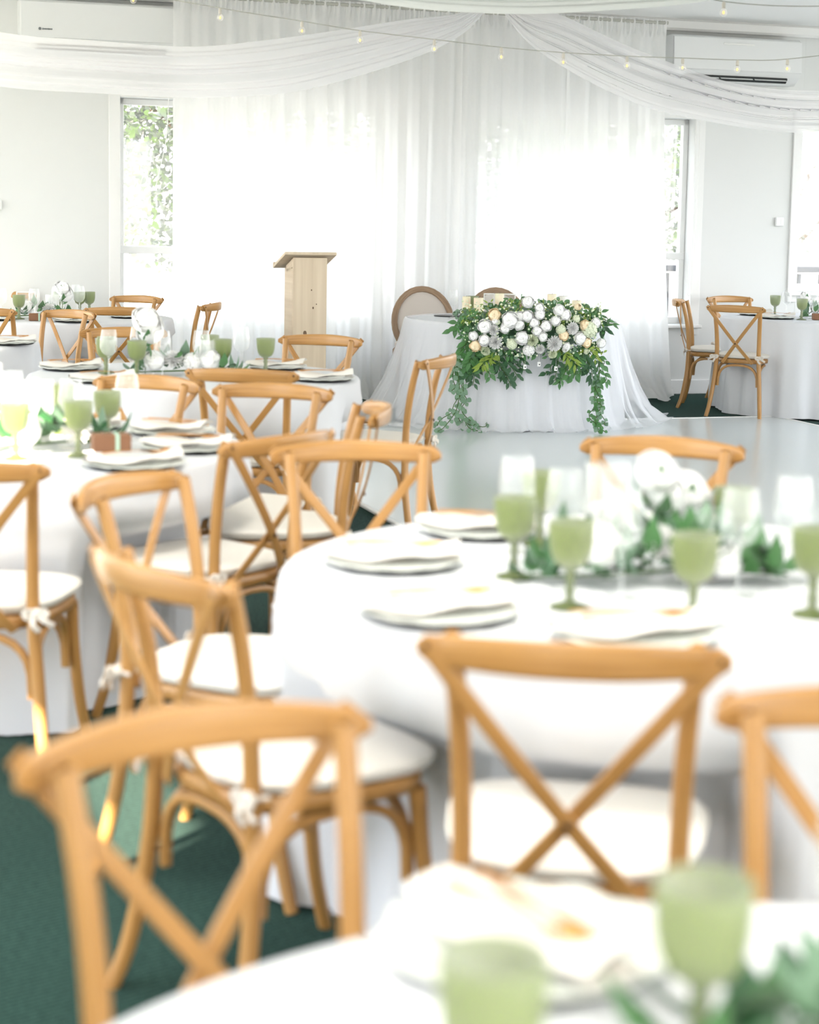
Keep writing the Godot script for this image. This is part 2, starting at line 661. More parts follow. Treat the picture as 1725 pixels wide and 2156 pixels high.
func multi(parent: Node3D, called: String, shape: ArrayMesh, m: Material, xs: Array) -> void:
	var mm := MultiMesh.new()
	mm.transform_format = MultiMesh.TRANSFORM_3D
	mm.mesh = shape
	mm.instance_count = xs.size()
	for i in xs.size():
		mm.set_instance_transform(i, xs[i])
	var o := MultiMeshInstance3D.new()
	o.name = called
	o.multimesh = mm
	o.material_override = m
	o.set_meta("kind", "stuff")
	parent.add_child(o, true)


func scatter(parent: Node3D, called: String, m: Material, xs: Array) -> void:
	# many small leaves joined into one mesh
	var b := MB.new()
	for X: Transform3D in xs:
		b.grid([pv([X * V(-0.012, 0, 0), X * V(0.012, 0, 0.0)]), pv([X * V(-0.05, 0.05, 0.012), X * V(0.05, 0.05, 0.012)]), pv([X * V(-0.04, 0.11, 0.0), X * V(0.04, 0.11, 0.0)]), pv([X * V(-0.001, 0.16, -0.03), X * V(0.001, 0.16, -0.03)])])
	part(parent, called, b, m).set_meta("kind", "stuff")


func outdoors() -> void:
	var g := MB.new()
	g.box(V(0, -0.45, -30), V(160, 0.1, 160), 0.01)
	struct("ground", g, M.lawn)
	var spots := [[-3.45, -4.3, 5.2, "outleaf", "yellow-green leafy tree at the right side of the left window"],
		[-5.75, -6.0, 6.0, "outleaf2", "bluish green tree at the left side of the left window"],
		[0.9, -5.0, 5.0, "outleaf", "bright green tree seen in the gap right of the curtain"],
		[5.3, -6.0, 5.6, "outleaf", "sparse bright tree outside the right-hand window"],
		[6.6, -10.0, 6.0, "outleaf2", "taller tree farther out beyond the right-hand window"]]
	for t in spots:
		var at := W(t[0], -0.4, t[1])
		var o := thing("garden_tree", t[4], "tree", "", at)
		var tr := MB.new()
		tr.tube(curve([V(0, 0, 0), V(0.06, 1.0, 0.02), V(-0.05, 2.2, 0.1), V(0.02, t[2] * 0.8, 0)], 10), 0.12, 8, [1.3, 1.1, 1, 0.95, 0.9, 0.85, 0.8, 0.7, 0.6, 0.5, 0.35])
		part(o, "trunk", tr, M.bark)
		for k in 5:
			var b := MB.new()
			var a := k * 1.3
			b.tube(curve([V(0, t[2] * (0.25 + 0.1 * k), 0), V(cos(a) * 0.6, t[2] * (0.35 + 0.1 * k), sin(a) * 0.6), V(cos(a) * 1.2, t[2] * (0.42 + 0.1 * k), sin(a) * 1.2)], 6), 0.05, 6, [1, 0.9, 0.8, 0.7, 0.6, 0.5, 0.3])
			part(o, "branch", b, M.bark)
		var xs := []
		for k in (11000 if t[0] > 3.0 else 24000):
			var d := Vector3(rng.randfn(), rng.randfn(), rng.randfn()).normalized() * pow(rng.randf(), 0.4)
			var p := Vector3(d.x * 2.1, t[2] * 0.66 + d.y * t[2] * 0.43, d.z * 2.1)
			xs.append(Transform3D(Basis.from_euler(Vector3(rng.randf() * TAU, rng.randf() * TAU, rng.randf() * TAU)) * (0.3 + rng.randf() * 0.4), p))
		scatter(o, "foliage", M[t[3]], xs)
	# a deck with a railing outside the right window
	var dk := MB.new()
	dk.box(W(2.4, -0.1, -2.0), V(5, 0.12, 3.2), 0.01, Basis(Vector3.UP, YAW))
	solo("garden_deck", dk, M.deck, "grey wooden deck outside the right-hand window", "deck")
	var r := thing("garden_railing", "grey deck railing with posts seen low in the right-hand window", "railing")
	var B := Basis(Vector3.UP, YAW)
	var tp := MB.new()
	tp.box(W(2.4, 1.03, -3.3), V(5, 0.07, 0.12), 0.01, B)
	part(r, "handrail", tp, M.deck)
	for k in 18:
		var p := MB.new()
		p.box(W(0.2 + k * 0.27, 0.46, -3.3), V(0.04, 1.04, 0.04), 0.004, B)
		part(r, "baluster", p, M.deck)
	var cv := MB.new()
	var rows := []
	for i in 9:
		var q := [[0.0, 0.9], [0.3, 0.9], [0.42, 0.87], [0.47, 0.8], [0.49, 0.6], [0.5, 0.4], [0.51, 0.2], [0.52, 0.0], [0.52, -0.04]][i] as Array
		var row := PackedVector3Array()
		for j in 24:
			var e := rrect(2.0 * q[0] + 0.001, 1.4 * q[0] + 0.001, 5.0, 24)[j]
			row.append(V(e.x, q[1], e.y))
		rows.append(row)
	cv.grid(rows, false, true)
	solo("garden_furniture_cover", cv, M.paper, "white covered furniture on the deck outside the right-hand window", "furniture cover", "", W(2.25, 0.0, -2.2), YAW)


func awning() -> void:  # out of view, added to keep the sun off the near chairs
	var o := thing("added_awning", "added white awning blocking the sun outside the left wall near the camera", "awning")
	var m := MB.new()
	m.box(W(-11.2, 2.97, 16.8), V(2.9, 0.04, 4.1), 0.01, Basis(Vector3.UP, YAW))
	part(o, "roof_sheet", m, M.paper)
	for k in [14.9, 18.7]:
		var p := MB.new()
		p.box(W(-12.5, 1.2, k), V(0.08, 3.3, 0.08), 0.01)
		part(o, "post", p, M.paper)


func curtains() -> void:
	# backdrop: four sheer panels hung from a pipe just before the far wall
	var o := thing("backdrop_curtain", "tall sheer white curtain backdrop with gathered top across the far windows", "curtain")
	var edges := [-4.80, -3.55, -2.45, -1.5, -0.6]
	var g := RandomNumberGenerator.new()
	g.seed = 11
	for k in 4:
		var m := MB.new()
		var a: float = edges[k]
		var b: float = edges[k + 1] + (0.03 if k < 3 else 0.0)
		var NJ := 150
		var ph := [g.randf() * TAU, g.randf() * TAU, g.randf() * TAU]
		var rows := []
		var hs := [3.215, 3.19, 3.165, 3.14, 3.05, 2.8, 2.4, 2.0, 1.6, 1.2, 0.8, 0.45, 0.2, 0.07, 0.015, 0.012]
		for i in hs.size():
			var t: float = 1.0 - hs[i] / 3.2
			var row := PackedVector3Array()
			for j in NJ + 1:
				var u := float(j) / NJ
				var s := lerpf(a, b, u)
				var amp := lerpf(0.014, 0.03, t)
				var z: float = amp * (sin(s * 34.0 + ph[0] + 1.2 * sin(s * 5.0 + t * 1.5)) + 0.5 * sin(s * 67.0 + ph[1] + t) + 0.6 * sin(s * 11.0 + ph[2]) * t)
				if i < 4:
					z = 0.012 * sin(s * 150.0 + ph[0]) + 0.01 * sin(s * 61.0)
				var out := 0.0
				var hh: float = hs[i]
				if k == 3:   # the right edge flares towards the floor
					s += 0.16 * t * t * u
				if i >= 13:
					out = 0.075 * (i - 12) + 0.06 * sin(s * 9.0 + ph[2]) * (i - 12) + 0.03 * sin(s * 31.0)
					hh = hs[i] + maxf(0.0, 0.10 * sin(s * 17.0 + ph[1]) * (1.0 if i == 14 else 0.3))
				row.append(W(s, hh, 0.33 + z + out))
			rows.append(row)
		m.grid(rows)
		part(o, "panel", m, M.curtain)
	var rod := MB.new()
	rod.tube(pv([W(-4.85, 3.19, 0.33), W(-2.7, 3.19, 0.33), W(-0.58, 3.19, 0.33)]), 0.014, 8)
	part(o, "pipe", rod, M.wire)
	# ceiling swags: [lower edge], [upper edge], points in metres
	var hook := V(0.61, 3.25, -14.35)
	swag("ceiling_swag", [hook, V(0.40, 2.98, -14.10), V(0.08, 2.76, -13.70), V(-0.43, 2.52, -13.00), V(-0.90, 2.35, -12.40), V(-1.45, 2.25, -11.50), V(-1.93, 2.22, -10.80), V(-2.34, 2.20, -10.10), V(-2.9, 2.25, -9.20), V(-3.6, 2.55, -8.40), V(-4.3, 3.1, -7.6)],
		[hook, V(0.30, 3.10, -14.10), V(-0.07, 3.02, -13.80), V(-0.61, 2.85, -13.10), V(-1.09, 2.69, -12.30), V(-1.46, 2.58, -11.60), V(-1.95, 2.54, -10.90), V(-2.36, 2.51, -10.20), V(-2.9, 2.56, -9.30), V(-3.6, 2.8, -8.40), V(-4.3, 3.24, -7.6)], M.swag, 3, "sheer white ceiling swag sagging from the curtain top to the left")
	swag("ceiling_swag", [hook, V(0.87, 2.91, -14.20), V(1.20, 2.67, -14.00), V(1.54, 2.47, -13.70), V(1.86, 2.33, -13.40), V(2.46, 2.18, -12.80), V(2.80, 2.15, -12.40), V(3.36, 2.18, -11.80), V(4.1, 2.45, -11.2), V(4.7, 3.1, -10.6)],
		[hook, V(0.87, 3.15, -14.20), V(1.12, 3.11, -14.10), V(1.50, 2.90, -13.80), V(1.85, 2.71, -13.40), V(2.30, 2.51, -12.90), V(2.78, 2.43, -12.40), V(3.35, 2.43, -11.80), V(4.1, 2.68, -11.2), V(4.7, 3.24, -10.6)], M.swag, 5, "sheer white ceiling swag sagging from the curtain top to the right")
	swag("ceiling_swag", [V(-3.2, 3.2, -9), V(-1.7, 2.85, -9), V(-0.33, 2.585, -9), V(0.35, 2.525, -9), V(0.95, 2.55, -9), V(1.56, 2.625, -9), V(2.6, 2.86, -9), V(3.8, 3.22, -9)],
		[V(-3.2, 3.25, -9.1), V(-1.7, 3.1, -9.3), V(-0.33, 2.93, -9.4), V(0.35, 2.88, -9.4), V(0.95, 2.9, -9.4), V(1.56, 2.95, -9.4), V(2.6, 3.1, -9.3), V(3.8, 3.25, -9.1)], M.painted_shade_cloth, 4, "white fabric swag with painted grey shade across the ceiling, nearest the top edge")


func swag(called: String, lo: Array, hi: Array, m: Material, folds: int, label: String) -> void:
	var a := curve(lo, 60)
	var b := curve(hi, 60)
	var mb := MB.new()
	var rows := []
	for i in 61:
		var t := i / 60.0
		var e := sin(PI * t)
		var row := PackedVector3Array()
		for j in 41:
			var u := j / 40.0
			var p := a[i].lerp(b[i], u)
			var r := sin(u * folds * TAU * 0.9 + t * 2.0) + 0.6 * sin(u * folds * 17.0 + t * 3.0 + 1.0)
			p += V(0.0, 0.012 * r * e * sin(PI * u), 0.05 * e * r * sin(PI * u) + 0.12 * e * sin(PI * u))
			row.append(p)
		rows.append(row)
	mb.grid(rows)
	solo(called, mb, m, label, "swag")


func fittings() -> void:
	var B := Basis(Vector3.UP, YAW)
	# wall units
	for q in [[-5.33, "left"], [0.15, "right"]]:
		var o := thing("air_conditioner", "long white wall air conditioner above the " + ("left window, with a small grey mark" if q[1] == "left" else "gap right of the curtain, with a dark vent"), "air conditioner", "", W(q[0], 2.80, 0.0), YAW)
		var body := MB.new()
		var sec := [V(0, 0.32, 0), V(0, 0.32, 0.19), V(0, 0.30, 0.215), V(0, 0.05, 0.23), V(0, 0.02, 0.225), V(0, -0.02, 0.2), V(0, -0.07, 0.12), V(0, -0.07, 0)]
		var rows := []
		for x in [-0.62, -0.615, 0.615, 0.62]:
			var row := PackedVector3Array()
			for p in sec:
				row.append(V(x, p.y, p.z) * V(1, 1.0 if absf(x) < 0.618 else 0.98, 1.0 if absf(x) < 0.618 else 0.98))
			rows.append(row)
		body.grid(rows, false, true)
		body.fan(rows[0], Vector3.LEFT)
		body.fan(rows[3], Vector3.RIGHT)
		part(o, "housing", body, M.plastic)
		var pn := MB.new()
		pn.box(V(0, 0.165, 0.232), V(1.235, 0.27, 0.012), 0.005, Basis(Vector3.RIGHT, -0.06))
		part(o, "front_panel", pn, M.plastic)
		var vt := MB.new()
		vt.box(V(0.0, -0.022, 0.178), V(1.0, 0.05, 0.06), 0.004, Basis(Vector3.RIGHT, 0.7))
		var vn := part(o, "vent", vt, M.vent)
		for k in 3:
			var lv := MB.new()
			lv.box(V(-0.33 + 0.33 * k, -0.03, 0.205), V(0.31, 0.004, 0.045), 0.001, Basis(Vector3.RIGHT, 0.45))
			part(vn, "louvre", lv, M.plastic)
		if q[1] == "left":
			var mk := MB.new()
			mk.tube(pv([V(-0.475, 0.095, 0.247), V(-0.475, 0.095, 0.249)]), 0.011, 12)
			for k in 7:
				mk.box(V(-0.452 + 0.011 * k, 0.094, 0.247), V(0.008, [0.013, 0.010, 0.011, 0.010, 0.012, 0.010, 0.011][k], 0.002), 0.0003)
			part(o, "mark", mk, M.mark)
		else:
			var st := MB.new()  # a paler strip along the top of the front panel
			st.box(V(0.0, 0.255, 0.24), V(0.3, 0.016, 0.006), 0.002, Basis(Vector3.RIGHT, -0.06))
			part(o, "pale_strip", st, M.paper)
	for q in [[0.74, 1.54, "small white wall control left of the right-hand window"], [-6.12, 1.56, "small white wall control at the left edge of the view"]]:
		var t := thing("wall_control", q[2], "thermostat", "", W(q[0], q[1], 0.0), YAW)
		var b := MB.new()
		b.box(V(0, 0, 0.014), V(0.08, 0.08, 0.026), 0.006)
		part(t, "cover", b, M.plastic)
		var d := MB.new()
		d.box(V(0.018, 0, 0.028), V(0.02, 0.05, 0.004), 0.001)
		part(t, "switch_plate", d, M.paper)
	# blind cords
	var c := MB.new()
	c.tube(curve([W(-0.10, 2.40, 0.05), W(-0.105, 1.6, 0.05), W(-0.12, 0.95, 0.05), W(-0.14, 0.89, 0.05), W(-0.165, 0.95, 0.05), W(-0.15, 1.6, 0.05), W(-0.13, 2.40, 0.05)], 40), 0.0035, 6)
	solo("blind_cord", c, M.paper, "white blind cord looped at the window right of the curtain", "cord")
	var c2 := thing("blind_cord", "thin white blind cord slanting across the left window", "cord")
	var cc := MB.new()
	cc.tube(curve([W(-4.78, 2.42, 0.04), W(-4.80, 2.1, 0.04), W(-4.88, 1.74, 0.05)], 12), 0.003, 6)
	part(c2, "string", cc, M.paper)
	var ct := MB.new()
	ct.box(W(-4.865, 1.725, 0.05), V(0.045, 0.03, 0.02), 0.008, B)
	part(c2, "tassel", ct, M.paper)
	# ceiling lights added beyond the top edge to brighten tables and near cloths
	for q in [[-6.4, 11.0], [-7.4, 14.4], [-4.6, 16.4]]:
		var o := thing("added_ceiling_light", "added unseen ceiling light panel above the " + ("left edge of the right table" if q[1] < 12.0 else "nearest table" if q[1] < 15.0 else "rear of the hall"), "ceiling light", "added ceiling light panels", W(q[0], CEIL - 0.03, q[1]), YAW)
		var fr := MB.new()
		fr.box(V(0, 0.012, 0), V(1.25, 0.03, 1.25), 0.004)
		part(o, "frame", fr, M.trim)
		var df := MB.new()
		df.box(V(0, -0.006, 0), V(1.18, 0.01, 1.18), 0.003)
		part(o, "added_lamp_diffuser", df, M.added_lamp)
		var al := AreaLight3D.new()
		al.name = "added_panel_light"
		al.area_size = Vector2(1.18, 1.18)
		al.light_energy = 4.5 if q[1] > 16.0 else 1.8
		al.light_color = Color(1.0, 0.98, 0.95)
		al.shadow_enabled = true
		o.add_child(al)
		al.position = V(0, -0.02, 0)
		al.rotation.x = -PI / 2
	# string lights: bulb centres in metres
	light_string([V(-1.73, 2.795, -11), V(-1.2, 2.70, -11), V(-0.70, 2.63, -11), V(-0.345, 2.58, -11), V(0.11, 2.535, -11), V(0.52, 2.495, -11), V(0.90, 2.47, -11), V(1.29, 2.455, -11), V(1.63, 2.45, -11), V(1.965, 2.445, -11), V(2.27, 2.455, -11)],
		[V(-2.6, 3.1, -11), V(2.9, 2.6, -11)], "string of clear globe bulbs drooping across the curtain")
	light_string([V(1.63, 2.62, -9.6), V(2.4, 2.62, -9.6)], [V(0.9, 2.85, -9.6), V(3.0, 2.80, -9.6)], "second string of bulbs at the top right, before the ceiling")


func light_string(bulbs: Array, ends: Array, label: String) -> void:
	var o := thing("string_lights", label, "string lights")
	var pts := [ends[0]]
	for b in bulbs:
		pts.append(b + V(0, 0.058, 0))
	pts.append(ends[1])
	var w := MB.new()
	w.tube(curve(pts, 90), 0.003, 5)
	part(o, "wire", w, M.wire)
	if not SH.has("globe"):
		var gl := MB.new()
		gl.lathe(PackedVector2Array([V2(0.0, -0.021), V2(0.01, -0.0185), V2(0.018, -0.01), V2(0.0205, 0), V2(0.018, 0.010), V2(0.012, 0.018), V2(0.008, 0.024)]), 14)
		SH.globe = gl.mesh()
		var sk := MB.new()
		sk.lathe(PackedVector2Array([V2(0.0, 0.022), V2(0.009, 0.022), V2(0.010, 0.030), V2(0.010, 0.048), V2(0.006, 0.056), V2(0.0, 0.058)]), 10)
		SH.bulb_socket = sk.mesh()
		var fl := MB.new()
		fl.ball(V(0, 0.0, 0), V(0.007, 0.010, 0.007), 6, 4)
		SH.filament = fl.mesh()
	for b in bulbs:
		var s := part(o, "bulb", SH.globe, M.clear)
		s.position = b
		part(s, "socket", SH.bulb_socket, M.socket)
		part(s, "filament", SH.filament, M.filament)


func V2(a: float, b: float) -> Vector2:
	return Vector2(a, b)


# ------------------------------------------------------------------ crossback chairs
func make_chair(label: String, at: Vector3, turn: float) -> Node3D:
	var o := thing("crossback_chair", label, "chair", "", at, turn)
	# seat: a rounded trapezoid, wider at the front (+z)
	var outline := func(grow: float) -> PackedVector3Array:
		var r := PackedVector3Array()
		for e in rrect(2.0, 2.0, 3.4, 28):
			var zz := 0.0 + e.y * (0.205 + grow)
			var half := lerpf(0.178, 0.222, e.y * 0.5 + 0.5) + grow
			r.append(V(e.x * half, 0, zz))
		return r
	var seat := MB.new()
	var rows := []
	for q in [[-0.012, 0.425], [0.0, 0.428], [0.003, 0.44], [0.003, 0.455], [-0.004, 0.462], [-0.05, 0.462]]:
		var row: PackedVector3Array = outline.call(q[0])
		for k in row.size():
			row[k].y = q[1]
		rows.append(row)
	seat.grid(rows, false, true)
	seat.fan(rows[-1], Vector3.UP)
	seat.fan(rows[0], Vector3.DOWN)
	part(o, "seat", seat, M.wood)
	var cu := MB.new()
	rows = []
	for q in [[-0.02, 0.463], [0.004, 0.466], [0.013, 0.475], [0.014, 0.485], [0.008, 0.494], [-0.01, 0.500], [-0.06, 0.505], [-0.15, 0.507]]:
		var row: PackedVector3Array = outline.call(q[0])
		for k in row.size():
			row[k].y = q[1]
			row[k].z += 0.01
		rows.append(row)
	cu.grid(rows, false, true)
	cu.fan(rows[-1], Vector3.UP)
	var cushion := part(o, "seat_cushion", cu, M.cushion)
	var pp := MB.new()
	var ring: PackedVector3Array = outline.call(0.015)
	for k in ring.size():
		ring[k].y = 0.487
		ring[k].z += 0.01
	ring.append(ring[0])
	pp.tube(ring, 0.0035, 5, [], false)
	part(cushion, "piping", pp, M.cushion)
	for s in [-1.0, 1.0]:
		# a tie: two loops, a knot and two tails round the rear post
		var t := MB.new()
		var c := V(s * 0.182, 0.475, -0.222)
		var rb := rrect(0.016, 0.005, 4.0, 8)
		t.ball(c, V(0.020, 0.017, 0.014), 8, 6)
		for e in [[-1.0, 0.02], [1.0, 0.012]]:
			t.sweep(curve([c, c + V(e[0] * 0.016, 0.010, -0.010), c + V(e[0] * 0.030, -0.004 + e[1] * 0.5, -0.012), c + V(e[0] * 0.018, -0.010, -0.010), c], 12), rb, V(0, 0.2, 1))
		t.sweep(curve([c, c + V(-0.006 * s, -0.022, -0.018), c + V(0.010 * s, -0.042, -0.012)], 8), rb, V(0, 0.2, 1))
		t.sweep(curve([c, c + V(0.024 * s, -0.012, -0.018), c + V(0.048 * s, -0.026, -0.014)], 8), rb, V(0, 0.2, 1))
		t.tube(pv([V(s * 0.155, 0.475, -0.19), c, V(s * 0.195, 0.475, -0.185)]), 0.005, 6)
		part(cushion, "tie", t, M.tie)
	for s in [-1.0, 1.0]:
		var r := MB.new()
		r.tube(curve([V(s * 0.218, 0, -0.275), V(s * 0.203, 0.10, -0.242), V(s * 0.184, 0.28, -0.212), V(s * 0.170, 0.46, -0.205), V(s * 0.170, 0.60, -0.211), V(s * 0.176, 0.74, -0.232), V(s * 0.184, 0.852, -0.260), V(s * 0.185, 0.864, -0.262)], 26), 0.0165, 10, [0.92, 0.95, 1, 1, 1.02, 1.03, 1.04, 1.05, 1.05, 1.05, 1.05, 1.05, 1.04, 1.03, 1.02, 1.02, 1.01, 1, 1, 1, 1, 0.99, 0.98, 0.97, 0.95, 0.9, 0.72])
		part(o, "rear_leg", r, M.wood)
		var f := MB.new()
		f.tube(curve([V(s * 0.186, 0.43, 0.155), V(s * 0.189, 0.30, 0.168), V(s * 0.20, 0.14, 0.192), V(s * 0.216, 0.0, 0.232)], 16), 0.0165, 10, [1.1, 1.08, 1.06, 1.04, 1.02, 1, 1, 1, 1, 0.99, 0.98, 0.97, 0.96, 0.95, 0.94, 0.92, 0.9])
		part(o, "front_leg", f, M.wood)
	# crest rail: bowed back and arched up, with rounded noses
	var cr := MB.new()
	var path := []
	var prof := []
	rows = []
	for i in 25:
		var u := i / 24.0 * 2.0 - 1.0
		var x := u * 0.236
		var z := -0.357 + 0.074 * u * u
		var top := 0.889 - 0.016 * u * u
		var bot := 0.829 + 0.001 * u * u
		var k := 1.0
		if absf(u) > 0.88:
			k = sqrt(maxf(0.02, 1.0 - pow((absf(u) - 0.88) / 0.12, 2.0)))
		var row := PackedVector3Array()
		for e in rrect(0.023, 1.0, 3.2, 14):
			var y := (top + bot) * 0.5 + e.y * (top - bot) * lerpf(0.35, 1.0, k)
			row.append(V(x, y, z + e.x * lerpf(0.5, 1.0, k) - 0.004 * (y - bot) / (top - bot)))
		rows.append(row)
	cr.grid(rows, false, true, 1.0, 0.5)
	cr.fan(rows[0], Vector3.LEFT)
	cr.fan(rows[-1], Vector3.RIGHT)
	var rail := part(o, "crest_rail", cr, M.wood)
	var bl := MB.new()
	for s in [-1.0, 1.0]:
		bl.ball(V(s * 0.184, 0.852, -0.247), V(0.006, 0.006, 0.003), 8, 4)
		bl.ball(V(s * 0.217, 0.860, -0.3175), V(0.006, 0.006, 0.003), 8, 4)
	part(rail, "bolt", bl, M.bolt)
	for s in [-1.0, 1.0]:
		var st := MB.new()
		var back := -0.006 if s > 0 else 0.004
		st.sweep(curve([V(s * 0.226, 0.872, -0.311), V(s * 0.203, 0.842, -0.315), V(s * 0.10, 0.712, -0.296 + back), V(0, 0.585, -0.268 + back * 1.6), V(-s * 0.09, 0.47, -0.228 + back), V(-s * 0.122, 0.428, -0.209)], 22), rrect(0.027, 0.0075, 5.0, 10), V(0, 0.25, 1))
		var sp := part(o, "cross_strap", st, M.wood)
		if s > 0:
			var b2 := MB.new()
			b2.ball(V(0, 0.585, -0.286), V(0.007, 0.007, 0.003), 8, 4)
			part(sp, "bolt", b2, M.bolt)
	# bentwood arches under the seat
	var arch := func(a: Vector3, b: Vector3, up: Vector3) -> void:
		var pts := []
		for i in 15:
			var t := PI * i / 14.0
			var u := 0.5 - 0.5 * signf(cos(t)) * pow(absf(cos(t)), 0.75)
			var q := a.lerp(b, u)
			q.y = lerpf(a.y, 0.412, pow(sin(t), 0.62))
			pts.append(q)
		var m := MB.new()
		m.sweep(pv(pts), rrect(0.019, 0.021, 5.0, 10), up)
		part(o, "arch_brace", m, M.wood)
	arch.call(V(-0.160, 0.245, -0.190), V(0.160, 0.245, -0.190), V(0, 0, 1))
	arch.call(V(-0.168, 0.245, 0.15), V(0.168, 0.245, 0.15), V(0, 0, 1))
	for s in [-1.0, 1.0]:
		arch.call(V(s * 0.168, 0.245, -0.185), V(s * 0.172, 0.245, 0.145), V(1, 0, 0))
	return o


func chairs() -> void:
	var list := [
		["near wooden crossback chair with its back to us at the right table", 0.29, -2.87, 172, "n"],
		["wooden crossback chair with sunlit crest rail, left of the right table", -0.21, -3.29, 128, "n"],
		["wooden crossback chair sideways beside the right table, behind the sunlit rail", -0.37, -3.96, 68, "n"],
		["wooden crossback chair facing us at the far left of the right table", -0.09, -4.49, 11, "n"],
		["wooden crossback chair behind the flowers at the far side of the right table", 0.63, -4.72, -18, "n"],
		["large blurred crossback chair in the lower left, facing the nearest table", -0.087, -1.834, 33, "n"],
		["blurred crossback chair cut by the right edge, at the nearest table", 0.575, -1.94, -13, "n"],
		["crossback chair cut by the left edge, its back to us at the left table", -1.12, -4.66, 178, "l"],
		["crossback chair turned away at the right side of the left table", -0.61, -5.19, -127, "l"],
		["crossback chair seen edge-on between the left table and the dance floor", -0.43, -5.80, -86, "l"],
		["crossback chair facing us at the far right of the left table", -0.59, -6.17, -17, "l"],
		["crossback chair facing us behind the plates of the left table", -1.12, -6.42, -24, "l"],
		["crossback chair with a dark wide rail, its back to us at the middle table", -0.65, -7.46, 173, "m"],
		["crossback chair on the dance floor edge, turned left to the middle table", -0.16, -8.16, -108, "m"],
		["crossback chair in front of the wooden lectern, facing us", -0.57, -8.98, -19, "m"],
		["crossback chair behind the white rose of the middle table", -1.50, -9.30, 12, "m"],
		["crossback chair cut by the left edge beside the middle table", -2.49, -9.03, -20, "f"],
		["sunlit crossback chair before the far left cloth, its strap bright", -2.36, -11.05, -35, "f"],
		["crossback chair turned away at the far left table, plate beyond its rail", -2.02, -12.12, -168, "f"],
		["crossback chair by the left window at the back of the far left table", -2.22, -13.24, -24, "f"],
		["crossback chair seen edge-on left of the lectern, against the bright curtain", -1.74, -12.72, -97, "f"],
		["crossback chair half hidden by glasses behind the far left table", -3.1, -13.55, 15, "f"],
		["crossback chair showing only its rail end at the left edge, far left table", -2.68, -11.80, 160, "f"],
		["sharp crossback chair with its back to us at the far right table", 2.655, -14.00, 152, "r"],
		["crossback chair facing us by the grey wall at the far right table", 2.90, -15.22, 24, "r"],
		["crossback chair seen sideways beside the curtain, at the far right table", 2.52, -14.62, 76, "r"],
	]
	var groups := {"n": "crossback chairs at the two near tables", "l": "crossback chairs round the left table", "m": "crossback chairs round the middle table", "f": "crossback chairs at the far left tables", "r": "crossback chairs at the far right table"}
	var proto: Node3D = null
	for c in list:
		var at := V(c[1], 0, c[2])
		seats.append([at, deg_to_rad(c[3]), c[3] == 68])
		if proto == null:
			proto = make_chair(c[0], at, deg_to_rad(c[3]))
			proto.set_meta("group", groups[c[4]])
		else:
			copy(proto, "crossback_chair", c[0], at, deg_to_rad(c[3]), groups[c[4]])


# ------------------------------------------------------------------ tables
func cloth(at: Vector3, r: float, sd: int, label: String, depth := 1.0, hem := 0.0, gives := true) -> void:
	var g := RandomNumberGenerator.new()
	g.seed = sd
	var NJ := 220
	var p := []
	for k in 8:
		p.append(g.randf() * TAU)
	# how far the cloth may reach at each angle below the seats
	var reach := []
	for j in NJ:
		reach.append(10.0)
	for q in seats:
		if (q[0] - at).length() > 1.6 or q[2] or not gives:   # a seat pushed right under lifts the cloth less
			continue
		var B := Basis(Vector3.UP, q[1])
		for u in 13:
			for w in [[0.255, -0.245 + 0.04083 * u]] + ([[lerpf(-0.2, 0.255, u / 12.0), -0.245], [lerpf(-0.2, 0.255, u / 12.0), 0.245]] if true else []):
				var e: Vector3 = q[0] + B * V(w[1], 0, w[0]) - at
				var j0 := int(roundf(atan2(e.z, e.x) / TAU * NJ))
				for d in range(-2, 3):
					var jj := posmod(j0 + d, NJ)
					reach[jj] = minf(reach[jj], Vector2(e.x, e.z).length() - 0.012)
	var soft := []
	for j in NJ:
		var sum := 0.0
		for d in range(-3, 4):
			sum += minf(reach[posmod(j + d, NJ)], r * 1.1)
		soft.append(minf(sum / 7.0, reach[j]))
	var rows := []
	var prof := [[0.001, 0.765], [0.5, 0.765], [0.93, 0.765], [0.975, 0.764], [0.993, 0.759], [1.002, 0.748], [1.006, 0.72], [1.010, 0.66], [1.015, 0.58], [1.02, 0.48], [1.026, 0.37], [1.032, 0.26], [1.038, 0.15], [1.043, 0.06], [1.046, 0.006]]
	for q in prof:
		var t := clampf((0.75 - q[1]) / 0.75, 0.0, 1.0)
		var row := PackedVector3Array()
		for j in NJ:
			var a := TAU * j / NJ
			var w := sin(9.0 * a + p[0] + 0.9 * sin(2.0 * a + p[1])) + 0.7 * sin(17.0 * a + p[2] + 0.8 * sin(3.0 * a + p[3])) + 0.35 * sin(31.0 * a + p[4])
			w = signf(w) * pow(absf(w), 0.85)
			var k: float = q[0] * r + 0.036 * depth * pow(t, 0.7) * w + 0.012 * t
			var y: float = hem + (q[1] - hem * q[1] / 0.765)
			if q[1] < 0.01:
				y = 0.004 + maxf(0.0, 0.012 * sin(5.0 * a + p[5]))
			var lim: float = maxf(soft[j], 0.47)
			if k > lim:
				k = lerpf(lim, k, smoothstep(0.50, 0.62, y))
			row.append(V(k * cos(a), y, k * sin(a)))
		rows.append(row)
	var m := MB.new()
	m.grid(rows, false, true)
	solo("tablecloth", m, M.cloth, label, "tablecloth", "white round tablecloths", at, 0.0)


